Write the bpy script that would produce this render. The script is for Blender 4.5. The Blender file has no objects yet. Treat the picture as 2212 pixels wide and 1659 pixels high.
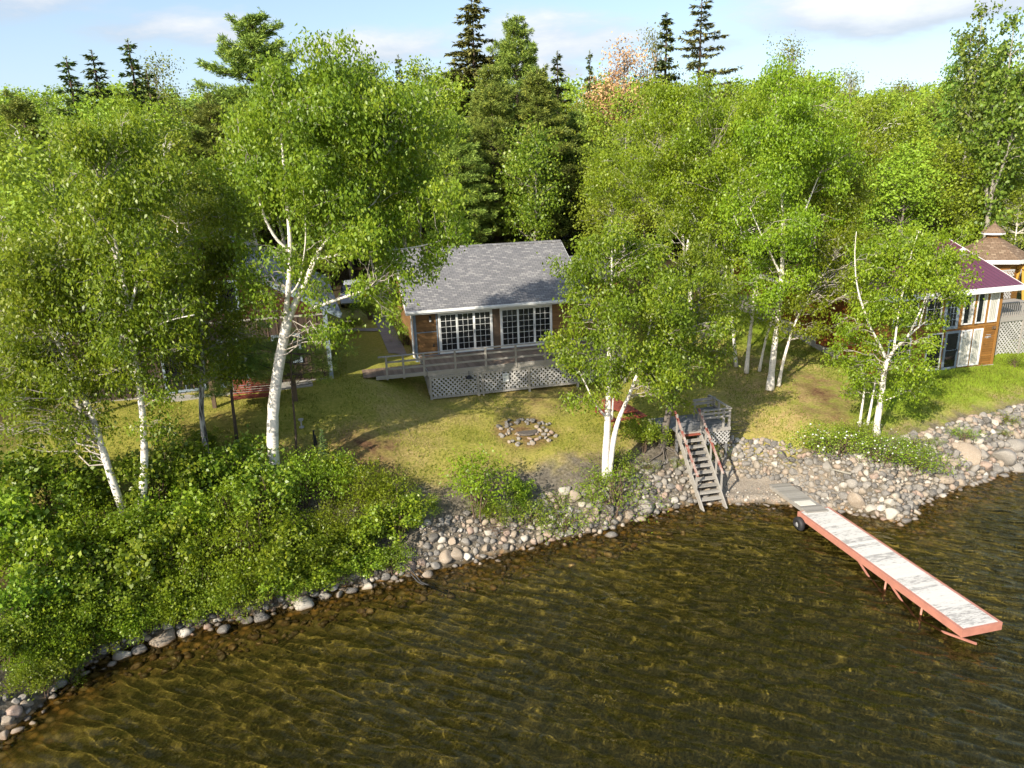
import bpy, bmesh, math, random
import numpy as np
from mathutils import Vector, Matrix, Euler

SEED = 7
rng = np.random.default_rng(SEED)
random.seed(SEED)
SC = bpy.context.scene
COL = SC.collection
R = math.radians

# ------------------------------------------------------------------ camera model
CAM_H = 13.0
PITCH = R(16.3)
ROLL = R(2.0)
FV = 1562.4                    # focal length in units of a 2212 px wide picture
CXV, CYV = 1106.0, 829.5
C0 = np.array([0.0, 0.0, CAM_H])
_r = np.array([1.0, 0, 0]); _f = np.array([0, math.cos(PITCH), -math.sin(PITCH)])
_u = np.array([0, math.sin(PITCH), math.cos(PITCH)])
RI = _r * math.cos(ROLL) - _u * math.sin(ROLL)
UI = _u * math.cos(ROLL) + _r * math.sin(ROLL)

def ray(u, v):
    return _f * FV + RI * (u - CXV) + UI * (CYV - v)
def at_z(u, v, z):
    d = ray(u, v); t = (z - CAM_H) / d[2]; return C0 + d * t
def at_y(u, v, y):
    d = ray(u, v); return C0 + d * (y / d[1])
def proj(p):
    q = np.asarray(p, float) - C0
    z = q @ _f
    return CXV + FV * (q @ RI) / z, CYV - FV * (q @ UI) / z, z
def m_per_px(p):
    return proj(p)[2] / FV

# ------------------------------------------------------------------ object helpers
def tag(o, label=None, cat=None, group=None, kind=None):
    if label: o['label'] = label
    if cat: o['category'] = cat
    if group: o['group'] = group
    if kind: o['kind'] = kind
    return o
def empty(name, loc=(0, 0, 0), rz=0.0, label=None, cat=None, group=None):
    o = bpy.data.objects.new(name, None); COL.objects.link(o)
    o.empty_display_size = 0.2
    o.location = [float(c) for c in loc]; o.rotation_euler = (0, 0, rz)
    return tag(o, label, cat, group)

class MB:
    """collects shapes and links them as one mesh"""
    def __init__(s):
        s.v = []; s.f = []; s.n = 0; s.fa = []; s.cur = 0.5
    def add(s, verts, faces, tint=None):
        verts = np.asarray(verts, float).reshape(-1, 3)
        s.v.append(verts)
        for f in faces: s.f.append([i + s.n for i in f])
        s.fa.extend([s.cur if tint is None else tint] * len(faces))
        s.n += len(verts)
    def box(s, c, size, rot=None, tint=None):
        x, y, z = [d * .5 for d in size]
        P = np.array([(-x,-y,-z),(x,-y,-z),(x,y,-z),(-x,y,-z),(-x,-y,z),(x,-y,z),(x,y,z),(-x,y,z)])
        if rot is not None: P = P @ np.array(rot).T
        s.add(P + np.asarray(c, float), [(0,3,2,1),(4,5,6,7),(0,1,5,4),(1,2,6,5),(2,3,7,6),(3,0,4,7)], tint)
    def bx(s, x0, x1, y0, y1, z0, z1, tint=None):
        s.box(((x0+x1)/2, (y0+y1)/2, (z0+z1)/2), (x1-x0, y1-y0, z1-z0), None, tint)
    def beam(s, p0, p1, w, h, up=(0, 0, 1), tint=None):
        p0 = np.asarray(p0, float); p1 = np.asarray(p1, float)
        d = p1 - p0; L = np.linalg.norm(d); d = d / L
        side = np.cross(d, up)
        if np.linalg.norm(side) < 1e-4: side = np.cross(d, (0, 1, 0))
        side /= np.linalg.norm(side); u2 = np.cross(side, d)
        s.box((p0 + p1) / 2, (w, L, h), np.stack([side, d, u2], 1), tint)
    def prism(s, poly, axis_vec, tint=None):
        poly = np.asarray(poly, float); n = len(poly); a = np.asarray(axis_vec, float)
        s.add(np.concatenate([poly, poly + a]),
              [tuple(range(n))[::-1], tuple(range(n, 2*n))] + [(i, (i+1) % n, (i+1) % n + n, i + n) for i in range(n)], tint)
    def tube(s, pts, rad, sides=6, cap=True, tint=None):
        pts = np.asarray(pts, float); n = len(pts)
        rad = np.broadcast_to(np.asarray(rad, float), (n,))
        T = np.gradient(pts, axis=0); T /= np.linalg.norm(T, axis=1)[:, None] + 1e-9
        ref = np.array([1.0, 0, 0]) if abs(T[0, 0]) < .8 else np.array([0, 1.0, 0])
        A = np.cross(T, ref); A /= np.linalg.norm(A, axis=1)[:, None] + 1e-9
        B = np.cross(T, A)
        ang = np.arange(sides) * 2 * math.pi / sides
        V = pts[:, None] + (A[:, None] * np.cos(ang)[None, :, None] + B[:, None] * np.sin(ang)[None, :, None]) * rad[:, None, None]
        F = []
        for i in range(n - 1):
            for k in range(sides):
                k2 = (k + 1) % sides
                F.append((i*sides+k, i*sides+k2, (i+1)*sides+k2, (i+1)*sides+k))
        if cap:
            F.append(tuple(range(sides))[::-1]); F.append(tuple((n-1)*sides + k for k in range(sides)))
        s.add(V.reshape(-1, 3), F, tint)
    def cone(s, c, r0, r1, h, sides=8, tint=None, phase=0.0):
        c = np.asarray(c, float); a = np.arange(sides) * 2 * math.pi / sides + phase
        ring = np.stack([np.cos(a), np.sin(a), 0*a], 1)
        V = np.concatenate([c + ring * r0, c + ring * r1 + (0, 0, h)])
        F = [(i, (i+1) % sides, (i+1) % sides + sides, i + sides) for i in range(sides)]
        F += [tuple(range(sides))[::-1], tuple(range(sides, 2*sides))]
        s.add(V, F, tint)
    def build(s, name, mat, parent=None, smooth=False, bevel=0.0):
        V = np.concatenate(s.v) if s.v else np.zeros((0, 3))
        me = bpy.data.meshes.new(name)
        me.from_pydata(V.tolist(), [], s.f)
        a = me.attributes.new('tint', 'FLOAT', 'FACE')
        a.data.foreach_set('value', np.asarray(s.fa, np.float32))
        if smooth: me.polygons.foreach_set('use_smooth', [True] * len(me.polygons))
        me.materials.append(mat)
        o = bpy.data.objects.new(name, me); COL.objects.link(o)
        if parent is not None: o.parent = parent
        if bevel:
            b = o.modifiers.new('bevel', 'BEVEL'); b.width = bevel; b.segments = 1; b.limit_method = 'ANGLE'
        return o

def np_mesh(name, V, nper, mat, tint=None, smooth=False, idx=None):
    """mesh of equal polygons (nper corners); without idx each polygon owns its vertices"""
    V = np.ascontiguousarray(V.reshape(-1, 3), np.float32)
    if idx is None: idx = np.arange(len(V))
    idx = np.asarray(idx, np.int32).ravel(); nf = len(idx) // nper
    me = bpy.data.meshes.new(name)
    me.vertices.add(len(V)); me.vertices.foreach_set('co', V.ravel())
    me.loops.add(nf * nper); me.loops.foreach_set('vertex_index', idx)
    me.polygons.add(nf); me.polygons.foreach_set('loop_start', np.arange(0, nf * nper, nper, dtype=np.int32))
    me.update(calc_edges=True)
    if tint is not None:
        a = me.attributes.new('tint', 'FLOAT', 'FACE'); a.data.foreach_set('value', np.asarray(tint, np.float32))
    if smooth: me.polygons.foreach_set('use_smooth', np.ones(nf, bool))
    me.materials.append(mat)
    return me
def link(name, me, parent=None):
    o = bpy.data.objects.new(name, me); COL.objects.link(o)
    if parent is not None: o.parent = parent
    return o
def unit(a):
    return a / (np.linalg.norm(a, axis=-1, keepdims=True) + 1e-9)
def sstep(a, b, x):
    t = np.clip((np.asarray(x, float) - a) / (b - a), 0, 1); return t * t * (3 - 2 * t)

# cheap smooth value noise in numpy
_perm = np.random.default_rng(3).random((64, 64))
def vnoise(x, y):
    x = np.asarray(x, float); y = np.asarray(y, float)
    xi = np.floor(x).astype(int); yi = np.floor(y).astype(int); fx = x - xi; fy = y - yi
    fx = fx*fx*(3-2*fx); fy = fy*fy*(3-2*fy)
    g = lambda i, j: _perm[i % 64, j % 64]
    return (g(xi, yi)*(1-fx) + g(xi+1, yi)*fx)*(1-fy) + (g(xi, yi+1)*(1-fx) + g(xi+1, yi+1)*fx)*fy
def fbm(x, y, o=4):
    s = 0; a = .5
    for k in range(o):
        s = s + a * (vnoise(x * 2**k + 17*k, y * 2**k + 5*k) - .5); a *= .5
    return s

# ------------------------------------------------------------------ terrain height
_sh = [(0,1590),(60,1545),(110,1500),(180,1440),(250,1405),(330,1380),(440,1352),(540,1328),(640,1302),(740,1268),
       (830,1252),(920,1235),(1000,1217),(1100,1192),(1180,1167),(1300,1147),(1400,1113),(1500,1087),(1560,1086),
       (1640,1086),(1720,1092),(1800,1100),(1880,1112),(1940,1128),(1972,1116),(1992,1082),(2040,1066),(2100,1046),
       (2160,1026),(2212,1008)]
SHORE = np.array([at_z(u, v, 0.0)[:2] for u, v in _sh])
SHORE = np.concatenate([[(-400, -160), (-60, -14), (-26, 8.0)], SHORE, [(30, 32.5), (45, 37), (90, 50), (400, 110)]])
def shore_y(x): return np.interp(x, SHORE[:, 0], SHORE[:, 1])
def shore_dist(x, y):
    x = np.asarray(x, float); y = np.asarray(y, float)
    best = np.full(x.shape, 1e9)
    for (ax, ay), (bx, by) in zip(SHORE[:-1], SHORE[1:]):
        dx, dy = bx-ax, by-ay
        t = np.clip(((x-ax)*dx + (y-ay)*dy) / (dx*dx+dy*dy), 0, 1)
        best = np.minimum(best, (x-ax-t*dx)**2 + (y-ay-t*dy)**2)
    d = np.sqrt(best)
    return np.where(y >= shore_y(x), d, -d)
BEACH0, BEACH1 = at_z(1540, 1086, 0)[0], at_z(1800, 1095, 0)[0]
def beach_w(x): return sstep(BEACH0-.3, BEACH0+1.0, x) * (1 - sstep(BEACH1-1.2, BEACH1+.9, x))
PC = ([0,.5,1.0,1.7,3,5,8,9.6,11.5,13.5,20,36,60,90,400], [0.03,.5,.95,1.42,1.9,2.4,2.85,3.05,3.7,4.25,4.6,5.0,5.6,7.5,30])
PL = ([0,.5,1.0,1.7,3,5,8,9.5,14,20,36,60,90,400], [0.03,.4,.75,1.3,2.1,2.95,4.05,4.3,4.5,4.7,5.0,5.8,7.5,30])
PR = ([0,.5,1.0,1.9,3,5,8,12,16,24,40,60,90,400], [0.03,.4,.8,1.35,1.65,2.05,2.45,2.9,3.5,4.2,5.0,5.6,7.5,30])
def ground(x, y, detail=True):
    x = np.asarray(x, float); y = np.asarray(y, float)
    d = shore_dist(x, y)
    dl = d - 1.75 * beach_w(x) * sstep(0, 1.75, d)
    dl = np.maximum(dl, .1 * np.maximum(d, 0))
    wl = 1 - sstep(-6.6, -3.3, x); wr = sstep(7, 13, x)
    h = np.interp(dl, *PC) * (1-wl-wr) + np.interp(dl, *PL) * wl + np.interp(dl, *PR) * wr
    h = h + sstep(.3, 3, d) * fbm(x*.33, y*.33) * .35 * (1 - .5*sstep(20, 40, d))
    if detail: h = h + sstep(.3, 2, d) * fbm(x*1.3, y*1.3) * .12
    bed = -0.06 - .16*np.minimum(-d, 2.0) - .06*np.maximum(-d-2.0, 0)
    bed = np.maximum(bed, -1.15) + fbm(x*.5, y*.5) * .1 * sstep(.2, 2, -d)
    return np.where(d > 0, h, bed)
_gx = np.arange(-45, 55, .15); _gy = np.arange(5, 75, .15)
_GX, _GY = np.meshgrid(_gx, _gy); _GH = ground(_GX, _GY)
def gz(x, y):
    i = (x + 45) / .15; j = (y - 5) / .15
    if 0 <= i < len(_gx) - 1 and 0 <= j < len(_gy) - 1:
        a, b = int(i), int(j); fx, fy = i - a, j - b
        return float((_GH[b, a]*(1-fx) + _GH[b, a+1]*fx)*(1-fy) + (_GH[b+1, a]*(1-fx) + _GH[b+1, a+1]*fx)*fy)
    return float(ground(np.array([x]), np.array([y]))[0])
def on_ground(u, v):
    d = ray(u, v); lo, hi = 8.0, 8.0
    t = 9.0 / d[1]; prev = t
    while True:
        p = C0 + d * t
        if p[2] < gz(p[0], p[1]): break
        prev = t; t += .25 / d[1]
        if p[1] > 300: break
    a, b = prev, t
    for _ in range(18):
        m = (a + b) / 2; p = C0 + d * m
        if p[2] < gz(p[0], p[1]): b = m
        else: a = m
    return C0 + d * b

# ------------------------------------------------------------------ materials
class N:
    def __init__(s, name):
        s.m = bpy.data.materials.new(name); s.m.use_nodes = True
        s.t = s.m.node_tree; s.t.nodes.clear()
        s.out = s.t.nodes.new('ShaderNodeOutputMaterial')
    def n(s, typ, inp=None, **kw):
        nd = s.t.nodes.new('ShaderNode' + typ)
        for k, v in kw.items(): setattr(nd, k, v)
        for k, v in (inp or {}).items():
            if hasattr(v, 'links') or isinstance(v, bpy.types.NodeSocket): s.t.links.new(v, nd.inputs[k])
            else:
                if isinstance(v, tuple) and len(v) == 3 and nd.inputs[k].type == 'RGBA': v = v + (1,)
                nd.inputs[k].default_value = v
        return nd
    def math(s, op, a, b=0.0, c=0.0, clamp=False):
        return s.n('Math', {0: a, 1: b, 2: c}, operation=op, use_clamp=clamp).outputs[0]
    def mix(s, fac, a, b, mode='MIX'):
        nd = s.t.nodes.new('ShaderNodeMix'); nd.data_type = 'RGBA'; nd.blend_type = mode
        for k, v in ((0, fac), (6, a), (7, b)):
            if isinstance(v, bpy.types.NodeSocket): s.t.links.new(v, nd.inputs[k])
            else:
                if isinstance(v, tuple) and len(v) == 3: v = v + (1,)
                nd.inputs[k].default_value = v
        return nd.outputs[2]
    def ramp(s, fac, stops, interp='LINEAR'):
        nd = s.t.nodes.new('ShaderNodeValToRGB'); cr = nd.color_ramp; cr.interpolation = interp
        while len(cr.elements) < len(stops): cr.elements.new(.5)
        for e, (p, c) in zip(cr.elements, stops):
            e.position = p; e.color = tuple(c) + (1,) if len(c) == 3 else c
        s.t.links.new(fac, nd.inputs[0]); return nd.outputs[0]
    def coord(s, kind='Object', scale=None, rot=None):
        c = s.n('TexCoord').outputs[kind]
        if scale or rot:
            c = s.n('Mapping', {'Vector': c, 'Scale': scale or (1, 1, 1), 'Rotation': rot or (0, 0, 0)}).outputs[0]
        return c
    def noise(s, vec, scale, detail=4, rough=.55, dist=0.0):
        return s.n('TexNoise', {'Vector': vec, 'Scale': scale, 'Detail': detail, 'Roughness': rough, 'Distortion': dist}).outputs['Fac']
    def attr(s, name, out='Fac'):
        nd = s.n('Attribute'); nd.attribute_name = name; return nd.outputs[out]
    def pos(s):
        return s.n('NewGeometry').outputs['Position']
    def bump(s, h, strength=.3, dist=.02):
        return s.n('Bump', {'Height': h, 'Strength': strength, 'Distance': dist}).outputs[0]
    def principled(s, color, rough=.7, spec=.3, normal=None, **kw):
        inp = {'Base Color': color, 'Roughness': rough, 'Specular IOR Level': spec}
        if normal is not None: inp['Normal'] = normal
        inp.update(kw)
        return s.n('BsdfPrincipled', inp).outputs[0]
    def done(s, surf, vol=None):
        if surf is not None: s.t.links.new(surf, s.out.inputs['Surface'])
        if vol is not None: s.t.links.new(vol, s.out.inputs['Volume'])
        return s.m

def leaf_mat(name, c0, c1, c2, trans=(.25, .38, .03), tw=.32, rough=.42, spec=.45):
    s = N(name)
    t = s.attr('tint'); rnd = s.n('ObjectInfo').outputs['Random']
    col = s.ramp(t, [(0, c0), (.55, c1), (1, c2)])
    hs = s.n('HueSaturation', {'Hue': s.math('MULTIPLY_ADD', rnd, .035, .4825), 'Saturation': 1.0,
                               'Value': s.math('MULTIPLY_ADD', rnd, .5, .78), 'Color': col}).outputs[0]
    p = s.principled(hs, rough, spec)
    tr = s.n('BsdfTranslucent', {'Color': s.mix(.5, hs, trans)}).outputs[0]
    return s.done(s.n('MixShader', {0: tw, 1: p, 2: tr}).outputs[0])

def wood_mat(name, base, dark, rough=.75, scale=1.0, bumpst=.25, axis=(1, 12, 12), worn=None):
    s = N(name)
    v = s.coord('Object', axis)
    g = s.noise(v, 3.0*scale, 6, .65)
    t = s.attr('tint')
    col = s.mix(g, dark, base)
    col = s.mix(s.math('MULTIPLY', t, .6), col, tuple(.55*c for c in dark))
    if worn:
        w = s.ramp(s.noise(s.coord('Object'), 2.2*scale, 5, .7), [(.44, (0,0,0)), (.62, (1,1,1))])
        col = s.mix(w, col, worn)
    return s.done(s.principled(col, rough, .25, s.bump(g, bumpst, .01)))
def paint_mat(name, col, rough=.5, var=.12, scale=3.0):
    s = N(name)
    g = s.noise(s.coord('Object'), scale, 5, .6)
    c = s.mix(g, tuple(x*(1-var*1.4) for x in col), tuple(min(1, x*(1+var*.6)) for x in col))
    return s.done(s.principled(c, rough, .35, s.bump(g, .05, .01)))
def siding_mat(name, c0, c1, pitch=.14, axis=2, line=.1, rough=.6, streak=None):
    s = N(name)
    v = s.coord('Object'); xyz = s.n('SeparateXYZ', {0: v})
    z = s.math('DIVIDE', xyz.outputs[axis], pitch)
    fr = s.math('FRACT', z); row = s.math('FLOOR', z)
    rnd = s.n('TexWhiteNoise', {'W': row}, noise_dimensions='1D').outputs[0]
    sc = (2, 2, 30) if axis == 2 else (30, 30, 1.5)
    g = s.noise(s.coord('Object', sc), 1.3, 5, .65)
    col = s.mix(g, c0, c1)
    col = s.mix(s.math('MULTIPLY', rnd, .45), col, tuple(.5*c for c in c0))
    if streak: col = s.mix(s.ramp(s.noise(s.coord('Object', (1.5, 1.5, 1)), 1.2, 4, .6), [(.5, (0,0,0)), (.75, (1,1,1))]), col, streak)
    gap = s.math('LESS_THAN', fr, line)
    col = s.mix(s.math('MULTIPLY', gap, .75), col, tuple(.2*c for c in c0))
    return s.done(s.principled(col, rough, .3, s.bump(s.math('MULTIPLY_ADD', fr, .6, s.math('MULTIPLY', gap, -1.0)), .5, .02)))
# ------------------------------------------------------------------ sun, sky, camera
SUN_EL, SUN_AZ = R(29.5), R(180+36.0)
Sdir = Vector((math.sin(SUN_AZ)*math.cos(SUN_EL), math.cos(SUN_AZ)*math.cos(SUN_EL), math.sin(SUN_EL)))
sl = bpy.data.lights.new('sun', 'SUN'); sl.energy = 5.0; sl.angle = R(.5); sl.color = (1.0, .91, .76)
sl.cycles.is_caustics_light = True
so = bpy.data.objects.new('sun', sl); COL.objects.link(so)
so.rotation_euler = (-Sdir).to_track_quat('-Z', 'Y').to_euler(); so.location = Sdir * 80

W = bpy.data.worlds.new('World'); SC.world = W; W.use_nodes = True
def make_world():
    nt = W.node_tree; nt.nodes.clear()
    s = N.__new__(N); s.t = nt
    out = nt.nodes.new('ShaderNodeOutputWorld')
    sky = nt.nodes.new('ShaderNodeTexSky'); sky.sky_type = 'NISHITA'; sky.sun_disc = False
    sky.sun_elevation = SUN_EL; sky.sun_rotation = SUN_AZ
    sky.altitude = 200; sky.air_density = 1.0; sky.dust_density = 1.6; sky.ozone_density = 1.4
    vec = s.n('TexCoord').outputs['Generated']
    nrm = s.n('VectorMath', {0: vec}, operation='NORMALIZE').outputs[0]
    xyz = s.n('SeparateXYZ', {0: nrm})
    az = s.math('ARCTAN2', xyz.outputs[0], xyz.outputs[1]); el = s.math('ARCSINE', xyz.outputs[2])
    flat = s.n('CombineXYZ', {0: s.math('MULTIPLY', az, 1.0), 1: s.math('MULTIPLY', el, 3.2), 2: 0.0}).outputs[0]
    n1 = s.noise(flat, 3.1, 8, .58, .25)
    n2 = s.noise(s.n('VectorMath', {0: flat, 1: (7.3, 2.1, 0)}, operation='ADD').outputs[0], 9.0, 7, .62, .2)
    big = None
    # (azimuth, elevation, half width, half height, strength) of the cumulus banks
    for a0, e0, wa, we, k in ((25.0, 9.6, 10.5, 2.5, 1.0), (32.5, 11.2, 9, 2.0, .7), (15.5, 8.2, 5, 1.3, .55), (5.0, 9.0, 9, 2.6, .62),
                              (-31, 13.5, 8.5, 4.2, .62), (-21, 9.6, 9.0, 1.9, .62), (-10, 8.8, 8, 1.6, .72), (1, 7.0, 9, 1.2, .6),
                              (-41, 11, 6, 3, .5), (48, 10, 12, 3, .7), (24, 5.2, 10, .8, .35)):
        dx = s.math('DIVIDE', s.math('SUBTRACT', az, R(a0)), R(wa)); dy = s.math('DIVIDE', s.math('SUBTRACT', el, R(e0)), R(we))
        r2 = s.math('ADD', s.math('MULTIPLY', dx, dx), s.math('MULTIPLY', dy, dy))
        g = s.math('MULTIPLY', s.math('POWER', 2.718, s.math('MULTIPLY', r2, -1.0)), k)
        top = s.math('MULTIPLY', g, dy) if big is None else s.math('ADD', top, s.math('MULTIPLY', g, dy))
        big = g if big is None else s.math('MAXIMUM', big, g)
    d = s.math('ADD', s.math('MULTIPLY', big, 1.15), s.math('MULTIPLY', s.math('SUBTRACT', n1, .5), 1.5))
    d = s.math('ADD', d, s.math('MULTIPLY', s.math('SUBTRACT', n2, .5), .75))
    mask = s.n('MapRange', {0: d, 1: .22, 2: .72, 3: 0.0, 4: 1.0}, interpolation_type='SMOOTHSTEP').outputs[0]
    dens = s.n('MapRange', {0: d, 1: .45, 2: 1.15, 3: 0.0, 4: 1.0}).outputs[0]
    # cloud bodies: bright tops, greyer flat bases (density compared a little lower down)
    lit = s.n('MapRange', {0: s.math('ADD', dens, s.math('ADD', s.math('MULTIPLY', top, .9), s.math('MULTIPLY', s.math('SUBTRACT', n2, .5), .8))), 1: -.1, 2: .75}).outputs[0]
    ccol = s.mix(lit, (2.95, 3.25, 3.7), (4.8, 4.8, 4.85))
    thin = s.n('MapRange', {0: el, 1: R(2), 2: R(13), 3: .45, 4: .22}).outputs[0]
    base = s.mix(thin, sky.outputs[0], (3.1, 3.75, 4.5))
    col = s.mix(s.math('MULTIPLY', mask, .85), base, ccol)
    up = s.math('GREATER_THAN', xyz.outputs[2], -.02)
    bg = s.n('Background', {'Color': col, 'Strength': .13})
    nt.links.new(bg.outputs[0], out.inputs['Surface'])
make_world()

cam = bpy.data.cameras.new('camera'); co = bpy.data.objects.new('camera', cam); COL.objects.link(co)
cam.sensor_fit = 'HORIZONTAL'; cam.sensor_width = 36.0; cam.lens = 36.0 * FV / 2212.0; cam.clip_end = 4000; cam.clip_start = .1
co.matrix_world = Matrix(((RI[0], UI[0], -_f[0], C0[0]), (RI[1], UI[1], -_f[1], C0[1]), (RI[2], UI[2], -_f[2], C0[2]), (0, 0, 0, 1)))
SC.camera = co
SC.view_settings.view_transform = 'Standard'; SC.view_settings.look = 'None'
SC.view_settings.exposure = 0.78; SC.view_settings.gamma = 1
SC.render.engine = 'CYCLES'
cy = SC.cycles
cy.max_bounces = 6; cy.diffuse_bounces = 2; cy.glossy_bounces = 2; cy.transmission_bounces = 4; cy.transparent_max_bounces = 8
cy.use_adaptive_sampling = True; cy.adaptive_threshold = .02; cy.sample_clamp_indirect = 6
cy.use_denoising = True
cy.caustics_reflective = False; cy.caustics_refractive = True

# ------------------------------------------------------------------ ground sheet
def poly_mask(x, y, poly, soft):
    """1 inside a plan polygon, fading over soft metres"""
    best = np.full(x.shape, 1e9); ins = np.zeros(x.shape, bool)
    P = np.asarray(poly, float)
    for (ax, ay), (bx, by) in zip(P, np.roll(P, -1, 0)):
        dx, dy = bx-ax, by-ay
        t = np.clip(((x-ax)*dx + (y-ay)*dy) / (dx*dx+dy*dy+1e-9), 0, 1)
        best = np.minimum(best, (x-ax-t*dx)**2 + (y-ay-t*dy)**2)
        c = ((ay > y) != (by > y)) & (x < (bx-ax)*(y-ay)/((by-ay) if by != ay else 1e-9) + ax)
        ins ^= c
    d = np.sqrt(best); d = np.where(ins, d, -d)
    return sstep(-soft, soft, d)
def plan(pts): return [tuple(on_ground(u, v)[:2]) for u, v in pts]

def make_ground():
    xs = np.concatenate([-np.geomspace(900, 34, 34), np.arange(-33, 36.01, .22), np.geomspace(37, 900, 34)])
    ys = np.concatenate([np.array([-160, -100, -60, -30, -12, 0, 5]), np.arange(8, 46.01, .22), np.geomspace(46.5, 1400, 60)])
    X, Y = np.meshgrid(xs, ys)
    Z = ground(X, Y)
    d = shore_dist(X, Y)
    n1 = fbm(X*.5, Y*.5) ; n2 = fbm(X*1.7+9, Y*1.7)
    lawn = sstep(2.0, 3.4, d + n2*2.2)
    bright = sstep(9.5, 15.5, X + n1*4) * lawn                     # the lush lawn by the right-hand house
    dry = np.zeros_like(X); dirt = np.zeros_like(X)
    dry = np.maximum(dry, poly_mask(X, Y, plan([(1560,760),(1760,770),(1850,830),(1830,930),(1700,960),(1590,960),(1520,930)]), 1.6) * .95)
    dry = np.maximum(dry, (1 - sstep(2.2, 4.6, d + n2*3)) * .9)
    dry = np.maximum(dry, poly_mask(X, Y, plan([(690,930),(900,900),(960,960),(880,1060),(760,1010)]), .8) * .75)
    dry = np.maximum(dry, poly_mask(X, Y, plan([(920,860),(1240,830),(1300,870),(1210,900),(1100,905)]), .5) * .6)
    dry = np.maximum(dry, sstep(.02, .2, n1) * .55)
    dirt = np.maximum(dirt, poly_mask(X, Y, plan([(700,955),(790,925),(860,950),(850,1030),(770,1020)]), .7) * np.clip(1.0 + n2*2.2, .3, 1))
    dirt = np.maximum(dirt, poly_mask(X, Y, plan([(1060,845),(1230,828),(1280,860),(1150,890)]), .5) * (.45 + n2*1.6))
    dirt = np.maximum(dirt, poly_mask(X, Y, plan([(1700,800),(1830,830),(1850,930),(1740,900)]), 1.0) * (.6 + n2*1.6))
    dirt = np.maximum(dirt, poly_mask(X, Y, plan([(340,890),(560,880),(560,960),(380,980)]), .8) * (.4 + n2*1.2))
    pit = on_ground(1135, 930)
    dirt = np.maximum(dirt, (1 - sstep(1.1, 1.7, np.hypot(X-pit[0], Y-pit[1]))) * .8)
    forest = np.maximum(sstep(42, 50, Y + n1*6), np.maximum(sstep(-17, -21, X + n1*3) * sstep(1, 4, d), 0))
    forest = forest * (1 - sstep(20, 27, X) * (1 - sstep(44, 52, Y)))
    forest = np.maximum(forest, sstep(-3.0, -5.5, X + n1*3) * (1 - sstep(2.6, 4.2, d + n2*2)))
    sand = (1 - sstep(-.2, 2.6, d)) * sstep(-2.2, .3, d)
    gravel = beach_w(X) * (1 - sstep(1.6, 2.6, d)) * sstep(-.6, .2, d)
    ny, nx = X.shape
    V = np.stack([X, Y, Z], -1).reshape(-1, 3)
    i = np.arange((ny-1)*(nx-1)); r = i // (nx-1); c = i % (nx-1); b = r*nx + c
    idx = np.stack([b, b+1, b+nx+1, b+nx], 1)
    s = N('ground')
    pos = s.pos()
    fine = s.noise(pos, 9.0, 8, .7); mid = s.noise(pos, 1.6, 6, .62); big = s.noise(pos, .35, 4, .6)
    grassA = s.ramp(fine, [(.3, (.15, .17, .026)), (.55, (.275, .255, .048)), (.75, (.38, .33, .10))])
    grassB = s.ramp(fine, [(.3, (.13, .20, .014)), (.55, (.22, .30, .022)), (.75, (.31, .36, .045))])
    g = s.mix(s.attr('bright'), grassA, grassB)
    patch = s.ramp(mid, [(.38, (0,0,0)), (.62, (1,1,1))])
    straw = s.ramp(fine, [(.3, (.20, .14, .055)), (.55, (.38, .28, .12)), (.78, (.52, .43, .23))])
    soil = s.ramp(fine, [(.3, (.045, .026, .014)), (.55, (.15, .082, .042)), (.8, (.30, .19, .11))])
    litter = s.ramp(fine, [(.3, (.022, .016, .009)), (.55, (.062, .045, .022)), (.8, (.13, .10, .05))])
    grav = s.ramp(s.noise(pos, 22, 4, .7), [(.3, (.17, .14, .115)), (.55, (.34, .29, .235)), (.75, (.52, .46, .39))])
    dryf = s.math('MULTIPLY', s.attr('dry'), s.math('MULTIPLY_ADD', patch, .75, .35), clamp=True)
    col = s.mix(dryf, g, straw)
    col = s.mix(s.math('MULTIPLY', s.attr('dirt'), s.math('MULTIPLY_ADD', patch, .6, .5), clamp=True), col, soil)
    col = s.mix(s.attr('forest'), col, litter)
    bank = s.ramp(fine, [(.3, (.05, .042, .033)), (.55, (.15, .13, .10)), (.8, (.32, .28, .22))])
    col = s.mix(s.math('SUBTRACT', 1.0, s.attr('lawn')), col, bank)
    col = s.mix(s.attr('gravel'), col, grav)
    # lake bed: silt with sand ridges, algae and stones
    vor = s.n('TexVoronoi', {'Vector': pos, 'Scale': 4.2, 'Randomness': 1.0})
    stone = s.ramp(s.n('SeparateColor', {0: vor.outputs['Color']}).outputs[0], [(0, (.10, .06, .022)), (.4, (.24, .14, .05)), (.7, (.42, .22, .07)), (1, (.30, .25, .17))])
    edge = s.ramp(vor.outputs['Distance'], [(.25, (1,1,1)), (.62, (0.12,.12,.12))])
    stone = s.mix(1.0, stone, edge, 'MULTIPLY')
    silt = s.ramp(s.noise(pos, 5.0, 8, .7), [(.30, (.125, .110, .042)), (.5, (.185, .158, .058)), (.72, (.25, .21, .082))])
    leafy = s.ramp(s.noise(pos, 16, 4, .7), [(.42, (.6,.6,.6)), (.6, (1,1,1))])
    silt = s.mix(1.0, silt, leafy, 'MULTIPLY')
    bedc = s.mix(s.attr('sand'), silt, stone)
    col = s.mix(s.attr('bed'), col, bedc)
    bp = s.bump(s.math('ADD', fine, s.math('MULTIPLY', mid, .6)), .7, .06)
    m = s.done(s.principled(col, .9, .12, bp))
    me = np_mesh('ground', V, 4, m, None, True, idx)
    for nm, a in (('lawn', lawn), ('bright', bright), ('dry', dry), ('dirt', dirt), ('forest', forest), ('sand', sand), ('gravel', gravel),
                  ('bed', sstep(.12, -.05, d))):
        at = me.attributes.new(nm, 'FLOAT', 'POINT'); at.data.foreach_set('value', np.clip(a, 0, 1).astype(np.float32).ravel())
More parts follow.
